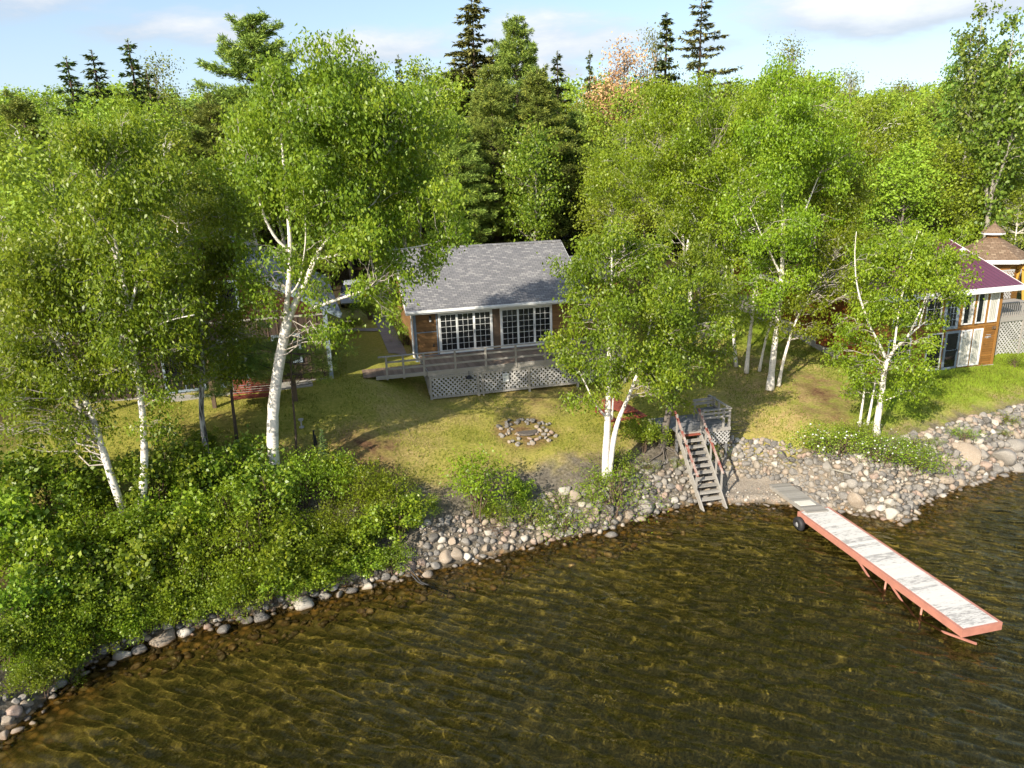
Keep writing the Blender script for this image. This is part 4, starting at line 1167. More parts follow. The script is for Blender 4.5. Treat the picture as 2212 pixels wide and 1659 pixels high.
# ------------------------------------------------------------------ birches at the front
def fg():
    # the big birch left of the cabin
    b = on_ground(597, 1056); y = b[1]
    st = [([b] + stem_px(y, [(597,1050),(588,960),(590,880),(600,800),(612,735),(620,695)], 0, 0)[0], .225, .165),
          stem_px(y, [(616,705),(621,640),(628,560),(626,500),(619,430),(612,340),(604,250)], .105, .03, -.8),
          stem_px(y, [(620,700),(634,660),(660,610),(683,556),(702,505),(728,425),(740,395),(735,320),(722,230),(718,160)], .135, .022, .9),
          stem_px(y, [(735,400),(790,370),(850,320),(880,260)], .045, .012, .5), stem_px(y, [(628,545),(598,520),(575,480),(562,440),(545,370)], .06, .02, -.6),
          stem_px(y, [(672,668),(700,657),(735,645),(775,632),(800,620)], .062, .03, -1.2),
          stem_px(y, [(690,540),(720,500),(770,470),(810,440),(830,400)], .055, .016, .7),
          stem_px(y, [(685,560),(760,545),(860,540),(920,530),(960,518),(1000,504)], .05, .014, 1.2),
          stem_px(y, [(620,645),(650,610),(655,560),(662,520),(655,400)], .035, .012, -1.4)]
    en = [env_px(y, 685, 600, 45, 45, 8, .42, -.4), env_px(y, 575, 645, 50, 45, 8, .45, -.3), env_px(y, 640, 300, 150, 160, 46, .80), env_px(y, 760, 290, 150, 150, 44, .80, 1.0), env_px(y, 700, 185, 110, 70, 22, .7, .4),
          env_px(y, 560, 400, 80, 110, 20, .70), env_px(y, 880, 290, 85, 100, 20, .72, 1.2), env_px(y, 870, 400, 95, 110, 22, .72, 1.0), env_px(y, 640, 560, 60, 80, 12, .5, -.5, 1.6),
          env_px(y, 850, 520, 130, 55, 20, .60, 1.0, 1.8), env_px(y, 990, 500, 55, 40, 8, .48, 1.5, .9), env_px(y, 930, 575, 45, 45, 7, .42, .6, .8),
          env_px(y, 820, 610, 80, 45, 12, .48, -.4, 1.3), env_px(y, 835, 665, 28, 28, 4, .34, -.6, .5), env_px(y, 560, 610, 45, 70, 10, .45, -.4, 1.0), env_px(y, 690, 710, 60, 50, 10, .42, -.9, 1.0), env_px(y, 730, 480, 130, 70, 20, .7, -.8),
          env_px(y, 570, 690, 30, 45, 4, .34, -.8, .6)]
    build_tree('birch_tree', b, st, en, 'birch', 'birch', .095, .54, 1.0, 9, .17, 'large forked white birch with a thick bare trunk standing left of the cabin', seed=11)
    # thin birch with a cracked bark left of it
    b = on_ground(452, 1003); y = b[1]
    st = [([b] + stem_px(y, [(450,1000),(442,950),(434,890),(436,830),(440,780),(432,690),(425,620),(415,540),(405,470)], 0, 0)[0], .12, .02)]
    en = [env_px(y, 510, 690, 45, 55, 9, .45), env_px(y, 480, 540, 70, 90, 18, .6, .3), env_px(y, 470, 790, 60, 50, 9, .5), env_px(y, 395, 770, 50, 90, 14, .5), env_px(y, 430, 570, 85, 130, 26, .62), env_px(y, 445, 700, 90, 80, 20, .55), env_px(y, 500, 640, 45, 60, 8, .45, -.3), env_px(y, 400, 460, 70, 60, 12, .55, .5)]
    build_tree('birch_tree', b, st, en, 'birch', 'split', .09, .54, 1.0, 9, .16, 'slender birch with dark cracked bark between the big birch and the dark house', seed=12)
    # upright white trunk at the left
    b = on_ground(306, 1155); y = b[1]
    st = [([b] + stem_px(y, [(305,1150),(308,1070),(313,990),(309,900),(303,850),(290,770),(276,680),(268,600),(250,530),(238,460),(225,400)], 0, 0)[0], .145, .03),
          stem_px(y, [(276,680),(290,640),(300,590),(297,520),(300,450)], .05, .015, .4), stem_px(y, [(262,575),(235,520),(205,480)], .05, .015, -.6), stem_px(y, [(285,740),(325,710),(370,690),(420,680)], .035, .012, -.6)]
    en = [env_px(y, 350, 640, 70, 120, 24, .6, .4), env_px(y, 345, 930, 45, 50, 8, .45), env_px(y, 200, 640, 90, 110, 24, .62), env_px(y, 270, 420, 120, 100, 34, .72), env_px(y, 290, 570, 125, 110, 34, .68), env_px(y, 330, 720, 90, 90, 20, .56, -.3), env_px(y, 255, 310, 90, 60, 16, .62, .4), env_px(y, 320, 830, 60, 60, 9, .45), env_px(y, 250, 760, 70, 90, 14, .5)]
    build_tree('birch_tree', b, st, en, 'birch', 'birch', .09, .54, .78, 9, .16, 'upright white birch rising out of the shrubs right of the leaning one', seed=13)
    # leaning trunk
    b = on_ground(278, 1140); y = b[1] - .2
    st = [([b] + stem_px(y, [(272,1130),(258,1080),(240,1030),(222,970),(200,900),(160,810),(125,740),(95,680),(60,630),(38,600)], 0, 0)[0], .14, .03, ),
          stem_px(y, [(190,880),(180,800),(172,740),(165,690)], .05, .015, .5), stem_px(y, [(125,740),(130,670),(110,600)], .05, .015, -.4)]
    en = [env_px(y, 130, 660, 110, 100, 26, .64, .6), env_px(y, 110, 950, 90, 50, 14, .5), env_px(y, 230, 830, 60, 90, 16, .5, .3), env_px(y, 20, 800, 60, 120, 16, .6), env_px(y, 90, 560, 110, 90, 30, .70), env_px(y, 60, 700, 90, 110, 26, .66), env_px(y, 170, 790, 100, 90, 24, .58, -.3), env_px(y, 70, 850, 100, 80, 22, .58, -.5), env_px(y, 190, 910, 70, 55, 10, .45, -.3), env_px(y, 30, 940, 60, 40, 8, .5)]
    build_tree('birch_tree', b, st, en, 'birch', 'birch', .09, .54, .78, 9, .16, 'white birch leaning left over the shrubs at the lower left', seed=14)
    # twin trunk by the stairs
    b = on_ground(1310, 1036); y = b[1]
    st = [([b] + stem_px(y, [(1308,1030),(1308,985),(1312,930),(1313,880),(1316,830),(1316,760),(1318,690),(1321,610),(1322,520)], 0, 0)[0], .155, .025),
          ([b + (.12, .02, 0)] + stem_px(y, [(1316,1025),(1322,970),(1330,925),(1340,895),(1356,862),(1380,800),(1400,730),(1410,660)], 0, 0)[0], .125, .02),
          stem_px(y, [(1312,905),(1298,888),(1286,874),(1270,840),(1250,800)], .05, .016, -.3), stem_px(y, [(1316,800),(1330,740),(1350,690),(1352,640)], .05, .014, .3), stem_px(y, [(1322,905),(1325,850),(1345,830)], .04, .012, -.5)]
    en = [env_px(y, 1235, 610, 55, 60, 9, .48), env_px(y, 1225, 700, 55, 55, 8, .45), env_px(y, 1335, 555, 100, 80, 26, .62), env_px(y, 1300, 660, 110, 90, 28, .60), env_px(y, 1400, 660, 110, 100, 30, .62), env_px(y, 1280, 770, 95, 80, 22, .52), env_px(y, 1390, 770, 110, 85, 26, .55, -.2),
          env_px(y, 1480, 740, 75, 80, 18, .52, .3), env_px(y, 1270, 845, 45, 55, 9, .40, -.4, .8), env_px(y, 1430, 830, 60, 40, 9, .42, -.2, 1.0), env_px(y, 1345, 780, 110, 45, 12, .48, -.8, 1.0), env_px(y, 1185, 745, 25, 22, 4, .3, .3, .5)]
    build_tree('birch_tree', b, st, en, 'birch', 'birch', .092, .54, 1.02, 9, .16, 'twin stemmed white birch at the bank edge in front of the cabin deck', seed=15)
    # leaning grey trunk with bare roots beside the stairs
    b = on_ground(1430, 968); y = b[1]
    st = [([b] + stem_px(y, [(1432,962),(1437,925),(1446,880),(1462,840),(1488,780),(1505,700),(1512,630)], 0, 0)[0], .17, .03), stem_px(y, [(1462,840),(1440,780),(1430,700)], .06, .02, .4)]
    en = [env_px(y, 1500, 640, 90, 110, 26, .62, .5), env_px(y, 1460, 560, 80, 70, 18, .62, .8), env_px(y, 1530, 760, 60, 60, 12, .5), env_px(y, 1440, 830, 50, 60, 9, .40, -.4, .8), env_px(y, 1560, 690, 40, 60, 8, .5, .5)]
    T = build_tree('birch_tree', b, st, en, 'birch', 'grey', .09, .54, 1.0, 9, .16, 'leaning grey trunked tree with bare roots next to the stairs', seed=16)
    m = MB(); gr = np.random.default_rng(161)
    for e, r in (((1398, 1004), .034), ((1416, 1034), .026), ((1446, 1040), .024), ((1472, 1006), .03), ((1482, 990), .022)):
        q = on_ground(*e) + (0, 0, .04); s0 = b + (0, 0, .15); k1 = on_ground(1432 + (e[0]-1432)*.45 + gr.normal()*5, 968 + (e[1]-968)*.5) + (0, 0, .12)
        m.tube(smooth_path([s0 - b, k1 - b + gr.normal(size=3)*.08, (k1+q)/2 - b + gr.normal(size=3)*.10, q - b], 12), np.linspace(r*1.5, r*.35, 12), 5)
    m.build('roots', BK['grey'], T, True)
    # the clump right of the cabin: five trees
    def clump(base_px, stems, envs, leaf, label, seed, r0, L=.095):
        b = on_ground(*base_px); y = b[1]
        st = []
        for k, (pts, ra, rb, ln) in enumerate(stems):
            s = stem_px(y, pts, ra, rb, ln)
            st.append((([b] if k == 0 else []) + s[0], ra, rb))
        build_tree('birch_tree', b, st, [env_px(y, *e) for e in envs], leaf, 'birch', L, .54, .95, 9, .18, label, seed=seed)
    clump((1663, 842), [([(1664,835),(1668,790),(1674,740),(1684,660),(1690,580),(1692,480),(1688,380),(1680,280)], .17, .03, .3), ([(1690,560),(1730,480),(1760,400),(1790,330)], .06, .015, .8), ([(1690,600),(1650,520),(1620,450)], .06, .015, -.5)],
          [(1640,610,60,60,12,.55,-.5), (1580,640,40,50,8,.5,-.3), (1690,300,120,110,34,.85), (1750,420,100,110,26,.8,.6), (1650,480,90,90,22,.75,-.5), (1690,590,80,60,14,.6,-.6), (1700,210,80,50,12,.75,.4)], 'birch2', 'tallest thick white birch of the clump right of the cabin', 21, .17)
    clump((1612, 806), [([(1613,795),(1618,740),(1626,680),(1632,610),(1610,520),(1570,430),(1530,340)], .11, .02, .4), ([(1626,680),(1640,620),(1640,540)], .05, .015, .3)],
          [(1540,330,110,110,34,.85), (1590,470,90,100,24,.75), (1610,590,70,60,12,.6,-.4), (1520,230,80,60,14,.8,.5), (1640,690,30,40,5,.4,-.3)], 'birch2', 'white birch with two close stems left of the thick one in the clump', 22, .1)
    clump((1590, 792), [([(1590,785),(1584,720),(1578,640),(1560,560),(1500,470),(1450,390),(1425,340)], .09, .018, .3), ([(1520,500),(1480,470),(1440,470)], .04, .012, .5)],
          [(1420,330,100,100,30,.82,.4), (1470,440,90,80,22,.75,.2), (1530,540,60,70,12,.65,.2), (1350,410,70,80,14,.75,.4), (1420,240,70,50,10,.75,.5), (1560,640,35,45,6,.45,0)], 'birch2', 'thin birch at the left side of the clump bending over the cabin roof', 23, .08)
    clump((1640, 802), [([(1641,795),(1650,750),(1662,705),(1690,640),(1740,560),(1770,470),(1790,400)], .07, .016, .5)],
          [(1800,440,80,90,22,.75,.6), (1770,540,80,70,16,.65,.3), (1820,350,70,70,12,.75,.8), (1720,640,60,40,8,.5,0)], 'birch2', 'thinnest leaning birch in the middle of the clump', 24, .07)
    clump((1682, 834), [([(1682,828),(1692,780),(1706,730),(1724,680),(1760,620),(1800,560)], .085, .016, .2)],
          [(1830,650,70,50,13,.55,.2), (1770,710,50,35,8,.45,-.3), (1800,590,90,60,18,.6,.2), (1740,660,70,50,12,.5,-.3), (1850,520,60,60,12,.6,.4), (1690,700,40,35,6,.42,-.4)], 'birch2', 'birch leaning right at the right edge of the clump', 25, .085)
    # right hand birch on the shore with two thin companions
    b = on_ground(1894, 938); y = b[1]
    st = [([b] + stem_px(y, [(1892,930),(1898,890),(1905,850),(1910,800),(1917,776)], 0, 0)[0], .14, .10), stem_px(y, [(1917,780),(1898,740),(1878,705),(1866,670),(1856,640),(1848,600),(1846,540),(1850,500)], .066, .010, -.5),
          stem_px(y, [(1917,780),(1930,755),(1950,738),(1985,705),(2008,690)], .08, .02, .5), stem_px(y, [(1930,760),(1938,700),(1945,650)], .055, .02, .2), stem_px(y, [(1960,728),(1985,680),(2000,640),(2015,600),(2030,560)], .045, .012, .8), stem_px(y, [(1985,705),(2000,650),(2020,610)], .035, .01, -.2),
          stem_px(y, [(1945,650),(1960,590),(1970,540),(1985,500)], .05, .012, .3), stem_px(y, [(1905,868),(1930,858),(1958,845)], .03, .01, -.4)]
    en = [env_px(y, 1965, 560, 80, 45, 14, .5, .5), env_px(y, 2035, 580, 40, 40, 7, .42, .4), env_px(y, 1840, 690, 60, 60, 12, .5), env_px(y, 1930, 560, 90, 50, 16, .55, .6), env_px(y, 2020, 590, 70, 60, 14, .5, .2), env_px(y, 1850, 800, 50, 40, 7, .42), env_px(y, 1960, 600, 110, 70, 24, .58, .3), env_px(y, 2020, 530, 70, 55, 12, .52, .6), env_px(y, 1880, 620, 60, 60, 10, .5), env_px(y, 1870, 740, 60, 70, 13, .48, -.3), env_px(y, 1940, 780, 80, 50, 14, .46, -.4), env_px(y, 1960, 690, 70, 60, 12, .48, .4),
          env_px(y, 1880, 830, 55, 40, 9, .40, -.4), env_px(y, 1970, 830, 55, 35, 9, .40, -.2), env_px(y, 1950, 530, 60, 40, 8, .5, .5), env_px(y, 2050, 620, 35, 60, 7, .42, .2)]
    build_tree('birch_tree', b, st, en, 'birch2', 'birch', .088, .55, 1.2, 9, .15, 'wide forked white birch behind the flowering bush on the right', seed=31)
    for k, (bp, pts, en_, lab) in enumerate((((1857, 922), [(1857,915),(1862,880),(1868,840),(1862,780)], [(1850,770,40,50,6,.42,.2)], 'short thin birch stem furthest left beside the forked birch'),
                                       ((1874, 918), [(1875,912),(1882,875),(1890,830),(1900,780)], [(1890,770,40,40,5,.4,.3)], 'thin birch stem between the forked birch and its left companion'))):
        b = on_ground(*bp); y = b[1]
        build_tree('birch_tree', b, [([b] + stem_px(y, pts, 0, 0)[0], .06, .02)], [env_px(y, *e) for e in en_], 'birch2', 'birch', .085, .62, .85, 9, .15, lab, seed=33+k)
    # small trees
    b = on_ground(640, 985); y = b[1]
    st = [([b] + stem_px(y, [(642,980),(638,920),(632,860),(628,800),(630,740)], 0, 0)[0], .05, .02)]
    pine_near('pine_sapling', b, st, [env_px(y, 660, 760, 75, 50, 15, .45, 1.2), env_px(y, 600, 790, 65, 45, 13, .45, 1.0), env_px(y, 700, 800, 35, 35, 6, .38, 1.0)], 'young pine with drooping soft needles behind the big birch trunk', 41)
    b = on_ground(512, 955); y = b[1]
    st = [([b] + stem_px(y, [(512,950),(506,900),(500,860),(498,800),(505,740)], 0, 0)[0], .07, .03)]
    pine_near('pine_sapling', b, st, [env_px(y, 500, 780, 80, 60, 18, .5, .6), env_px(y, 560, 770, 70, 55, 16, .48, .6), env_px(y, 450, 830, 50, 40, 8, .45, .6)], 'young pine in the shade left of the swing bench', 42)

def needle_tufts(tips, axes, per, L, W_, g):
    n = len(tips)*per
    P = np.repeat(tips, per, 0); A = np.repeat(axes, per, 0)
    ax = unit(A*.8 + rnd_dirs(n, g)*.8 + np.array([0, 0, .12])); nr = rnd_dirs(n, g) + np.array([-.2, -.3, .4])
    Ls = L*g.uniform(.6, 1.2, n)
    return kites(P + g.normal(size=(n, 3))*L*.25, ax, unit(nr), Ls, Ls*W_), np.clip(np.repeat(g.uniform(.1, .8, len(tips)), per)*.6 + g.uniform(0, .45, n), 0, 1)
def pine_near(name, base, stems, envs, label, seed):
    g = np.random.default_rng(seed)
    T = empty(name, base, 0, label, 'tree'); mb = MB(); SP = []
    for pts, r0, r1 in stems:
        q = smooth_path(pts, 12) - base; mb.tube(q, np.linspace(r0, r1, 12), 7); SP.append(q)
    SP = np.concatenate(SP)
    C, Rb = blobs_from([(np.asarray(c)-base, r, n, sr) for c, r, n, sr in envs], g)
    tips, axs = [], []
    for c, r in zip(C, Rb):
        a = SP[np.argmin(np.linalg.norm(SP-c, axis=1))]; mb.tube(curve_pts(a, c, -.05, .1, 5, g), np.linspace(.018, .006, 5), 4, False)
        n = int(200*r*r)+8; t = c + rnd_dirs(n, g)*r*g.uniform(.3, 1, n)[:, None]*np.array([1, 1, .5]); tips.append(t); axs.append(unit(t-a))
    mb.build('trunk', BK['pine'], T, True)
    K, t = needle_tufts(np.concatenate(tips), np.concatenate(axs), 16, .13, .10, g)
    link('crown', np_mesh('crown', K, 4, LM['pine'], t), T)
fg()

# ------------------------------------------------------------------ forest tree models, one of each variety, then copied
MODELS = {}
def model(key, mb, bark, K, t, leaf, h):
    o = mb.build('trunk', BK[bark], None, True); me = o.data; bpy.data.objects.remove(o)
    MODELS[key] = (me, np_mesh('crown', K, 4, LM[leaf], t), h)
def broad(key, seed, leaf, bark, h=12.0, wide=2.9, n=90, L=.17, low=.30, top=.45, lobes=9, per=10):
    g = np.random.default_rng(seed); mb = MB()
    lean = g.normal(size=2)*.35
    tr = np.array([(lean[0]*z/h + .15*math.sin(z*.7+seed), lean[1]*z/h + .12*math.cos(z*.6), z) for z in np.linspace(-.4, h*.93, 14)])
    mb.tube(tr, np.linspace(.15, .015, 14), 7)
    envs = [((lean[0]*.7, lean[1]*.7, h*(low+(1-low)*.45)), (wide*.8, wide*.8, h*(1-low)*.40), n//2, .95)]
    for k in range(lobes):
        a = g.uniform(0, 6.283); z = g.uniform(low+.12, .9); rr = wide*(1.0 - abs(z-.55)*1.05)*g.uniform(.55, .95)
        envs.append(((math.cos(a)*rr, math.sin(a)*rr, h*z), (1.0, 1.0, 1.0), max(3, n//(2*lobes)), .75))
    envs.append(((lean[0], lean[1], h*.92), (.75, .75, h*.07), 12, .6))
    C, Rb = blobs_from(envs, g); tips = []
    for c, r in zip(C, Rb):
        j = np.argmin(np.linalg.norm(tr - (c - np.array([0, 0, .9])), axis=1)); mb.tube(curve_pts(tr[j], c, .06, .2, 5, g), np.linspace(.022, .008, 5), 4, False)
        m = max(5, int(17*r*r)); tips.append(c + rnd_dirs(m, g)*(g.uniform(.2, 1, m)**.45)[:, None]*r*np.array([1, 1, .8]))
    K, t = leaf_set(np.concatenate(tips), per, .24, L, .7, .6, g=g)
    model(key, mb, bark, K, t, leaf, h)
def spruce(key, seed, leaf, h=14.0, r0=2.1, step=.42, sparse=0.0, bare=.06, L=.24, power=1.0, bark='pine', W_=.34, droop=.25):
    g = np.random.default_rng(seed); mb = MB(); K, T_ = [], []
    mb.tube([(0, 0, -.4), (.03, .02, h*.5), (0, 0, h)], [.17, .10, .015], 7)
    z = h*bare
    while z < h*.985:
        f = 1 - z/h; r = r0*(f**power)*g.uniform(.75, 1.15)+.10
        nb = max(4, int(5 + 5*f))
        for k in range(nb):
            if g.random() < sparse: continue
            a = 6.283*(k+g.random())/nb; rr = r*g.uniform(.45, 1.2); d = np.array([math.cos(a), math.sin(a), 0])
            zz = z + g.uniform(-.34, .34)*step/.42; n = 5
            s_ = np.linspace(0, 1, n)[:, None]; P = d*rr*s_ + np.array([0, 0, zz]) + np.array([0, 0, 1.0])*(-droop*rr*s_ + .18*rr*s_**2.5)
            mb.tube(P, np.linspace(.028, .008, n), 3, False)
            m = max(6, int(rr*24*(1-.5*sparse))); t = g.uniform(.12, 1.02, m)[:, None]
            Q = d*rr*t + np.array([0, 0, zz]) + np.array([0, 0, 1.0])*(-droop*rr*t + .18*rr*t**2.5)
            side = np.array([-d[1], d[0], 0]); sg = np.where(g.random(m) > .5, 1, -1)[:, None]
            Q = Q + side*sg*(1.05-t)*rr*.28*g.random(m)[:, None]
            ax = unit(d*.8 + side*sg*.75 + np.array([0, 0, -.22]) + g.normal(size=(m, 3))*.2)
            per = 3; Pq = np.repeat(Q, per, 0); A = unit(np.repeat(ax, per, 0) + g.normal(size=(m*per, 3))*.45)
            nr = unit(g.normal(size=(m*per, 3))*.5 + np.array([-.1, -.2, 1.0])); Ls = L*g.uniform(.6, 1.25, m*per)
            K.append(kites(Pq, A, nr, Ls, Ls*W_)); T_.append(np.clip(np.repeat(g.uniform(.1, .75)+g.normal(size=m)*.1, per) + g.uniform(-.1, .3, m*per), 0, 1))
        z += step*g.uniform(.8, 1.25)
    # leader
    m = 24; q = np.stack([g.normal(size=m)*.03, g.normal(size=m)*.03, h - g.uniform(0, .9, m)], 1)
    K.append(kites(q, unit(rnd_dirs(m, g)*.7+np.array([0, 0, .6])), rnd_dirs(m, g), L*.6, L*.2)); T_.append(g.uniform(.2, .8, m))
    model(key, mb, bark, np.concatenate(K), np.concatenate(T_), leaf, h)
def pine(key, seed, h=16.0, r0=3.3, low=.12, per=13, L=.26, top_open=.0, leaf='pine'):
    g = np.random.default_rng(seed); mb = MB(); tips, axs = [], []
    mb.tube([(0, 0, -.4), (.1, .05, h*.5), (0, 0, h)], [.24, .15, .02], 7)
    z = h*low
    while z < h*.97:
        f = 1 - z/h; prof = min(1.0, f*2.0+.12) if f < .5 else 1.0 - (f-.5)*.35
        nb = int(g.integers(5, 8)); a0 = g.random()*6.283
        for k in range(nb):
            zk = z + g.uniform(-.4, .4); a = a0 + 6.283*(k + g.uniform(-.25, .25))/nb; rr = r0*prof*g.uniform(.6, 1.15); d = np.array([math.cos(a), math.sin(a), 0])
            up = .12 + 1.0*max(0, .5-f)
            P = np.array([d*rr*s_ + np.array([0, 0, zk + rr*(up*s_ - .10*s_ + .10*s_**2)]) for s_ in np.linspace(0, 1, 6)])
            mb.tube(P, np.linspace(.05, .012, 6), 4, False)
            n = max(8, int(rr*19)); t = (g.uniform(.1, 1.0, n)**.6)[:, None]
            Q = d*rr*t + np.array([0, 0, zk]) + np.array([0, 0, 1.0])*rr*((up-.10)*t + .10*t**2)
            side = np.array([-d[1], d[0], 0]); lat = g.normal(size=(n, 1))*.22*rr*(1.15-t*.6)
            Q = Q + side*lat + np.array([0, 0, 1.0])*(g.normal(size=(n, 1))*.11 + .10); tips.append(Q)
            axs.append(unit(d + side*np.sign(lat)*.6 + np.array([0, 0, .45])))
        z += h*(.024 + .034*f)*g.uniform(.75, 1.3)
    Q = np.array([(0, 0, h-.1), (.1, 0, h-.4), (-.1, .1, h-.6), (0, -.1, h-.9)]); tips.append(Q); axs.append(np.tile((0, 0, 1.0), (4, 1)))
    K, t = needle_tufts(np.concatenate(tips), np.concatenate(axs), per, L, .20, g)
    model(key, mb, 'pine', K, t, leaf, h)
def poplar(key, seed, h=16.0):
    g = np.random.default_rng(seed); mb = MB(); tips = []
    stems = [np.array([(0, 0, -.4), (.15, 0, h*.3), (-.1, .1, h*.6), (.2, .1, h*.97)]), np.array([(.12, 0, h*.28), (.9, .3, h*.5), (1.1, .2, h*.75), (1.3, .3, h*.9)]), np.array([(-.05, 0, h*.4), (-.9, -.3, h*.58), (-1.2, -.2, h*.80)])]
    for k, s_ in enumerate(stems):
        q = smooth_path(s_, 12); mb.tube(q, np.linspace((.2, .11, .09)[k], .02, 12), 7)
        for i in range(3, 12):
            for _ in range(3):
                d = rnd_dirs(1, g)[0]; d[2] = abs(d[2])*.7+.25; ln = g.uniform(.6, 2.0)*(1.15 - .75*i/12); e = q[i] + d*ln
                mb.tube(curve_pts(q[i], e, .05, .15, 4, g), np.linspace(.03, .008, 4), 4, False)
                m = int(7*ln)+4; tips.append(q[i] + d*ln*g.uniform(.25, 1.0, m)[:, None] + g.normal(size=(m, 3))*.26)
    K, t = leaf_set(np.concatenate(tips), 9, .20, .21, .85, .35, g=g)
    model(key, mb, 'pale', K, t, 'poplar', h)
broad('leafy_a', 101, 'wood', 'birch', 12, 2.9); broad('leafy_b', 102, 'wood', 'pale', 12, 2.5, 80, low=.22); broad('leafy_c', 103, 'wood2', 'birch', 12, 3.1, 95)
broad('leafy_d', 104, 'wood2', 'grey', 11, 2.6, 80, low=.2, lobes=7); broad('leafy_e', 105, 'wood', 'grey', 13, 2.4, 78, low=.35, lobes=12)
broad('airy', 106, 'olive', 'pale', 12, 2.0, 34, L=.13, low=.45, per=6)
broad('maple', 107, 'maple', 'pale', 8, 1.75, 60, L=.17, low=.24, lobes=8)
spruce('spruce_a', 111, 'spruce', 14, 2.4, W_=.42); spruce('spruce_b', 112, 'spruce', 13, 2.0, .36, .05, W_=.42); spruce('spruce_tall', 113, 'spruce_brown', 20, 3.5, .46, .12, .12, .33, .62, W_=.42)
spruce('spruce_sparse', 114, 'spruce_brown', 17, 3.1, .5, .32, .1, .27, .6, droop=.1)
broad('dead_soft', 117, 'dead', 'grey', 12, 1.7, 46, L=.13, low=.35, lobes=7, per=8)
spruce('cedar', 116, 'olive', 9, 1.5, .30, .1, .1, .22, .8, droop=.05)
pine('pine_a', 121); pine('pine_b', 122, 14, 2.7, .2); pine('pine_c', 123, 17, 3.9, .08, 16)
poplar('poplar_a', 131); poplar('poplar_b', 132, 15)

KIND = {'dead_soft': ('dying_tree', 'tree'), 'leafy_a': ('leafy_tree', 'tree'), 'leafy_b': ('leafy_tree', 'tree'), 'leafy_c': ('leafy_tree', 'tree'), 'leafy_d': ('leafy_tree', 'tree'), 'leafy_e': ('leafy_tree', 'tree'),
        'airy': ('thin_leaved_tree', 'tree'), 'maple': ('maple_tree', 'tree'), 'spruce_a': ('spruce_tree', 'tree'), 'spruce_b': ('spruce_tree', 'tree'), 'spruce_tall': ('spruce_tree', 'tree'),
        'spruce_sparse': ('spruce_tree', 'tree'), 'cedar': ('cedar_tree', 'tree'), 'pine_a': ('pine_tree', 'tree'), 'pine_b': ('pine_tree', 'tree'), 'pine_c': ('pine_tree', 'tree'),
        'poplar_a': ('poplar_tree', 'tree'), 'poplar_b': ('poplar_tree', 'tree')}
PLACED = []
def place_tree(key, x, y, h, label, group=None, rz=None, wide=1.0):
    tr, cr, h0 = MODELS[key]; nm, cat = KIND[key]; z = gz(x, y)
    T = empty(nm, (x, y, z), random.uniform(0, 6.283) if rz is None else rz, label, cat, group)
    k = h/h0; T.scale = (k*wide, k*wide, k)
    link('trunk', tr, T); link('crown', cr, T)
    PLACED.append((x, y)); return T
def tree_px(key, u, vtop, y, label, group=None, wide=1.0, rz=None):
    """a tree whose top shows at (u, vtop), standing y metres away"""
    p = at_y(u, vtop, y); return place_tree(key, p[0], y, p[2] - gz(p[0], y), label, group, rz, wide)
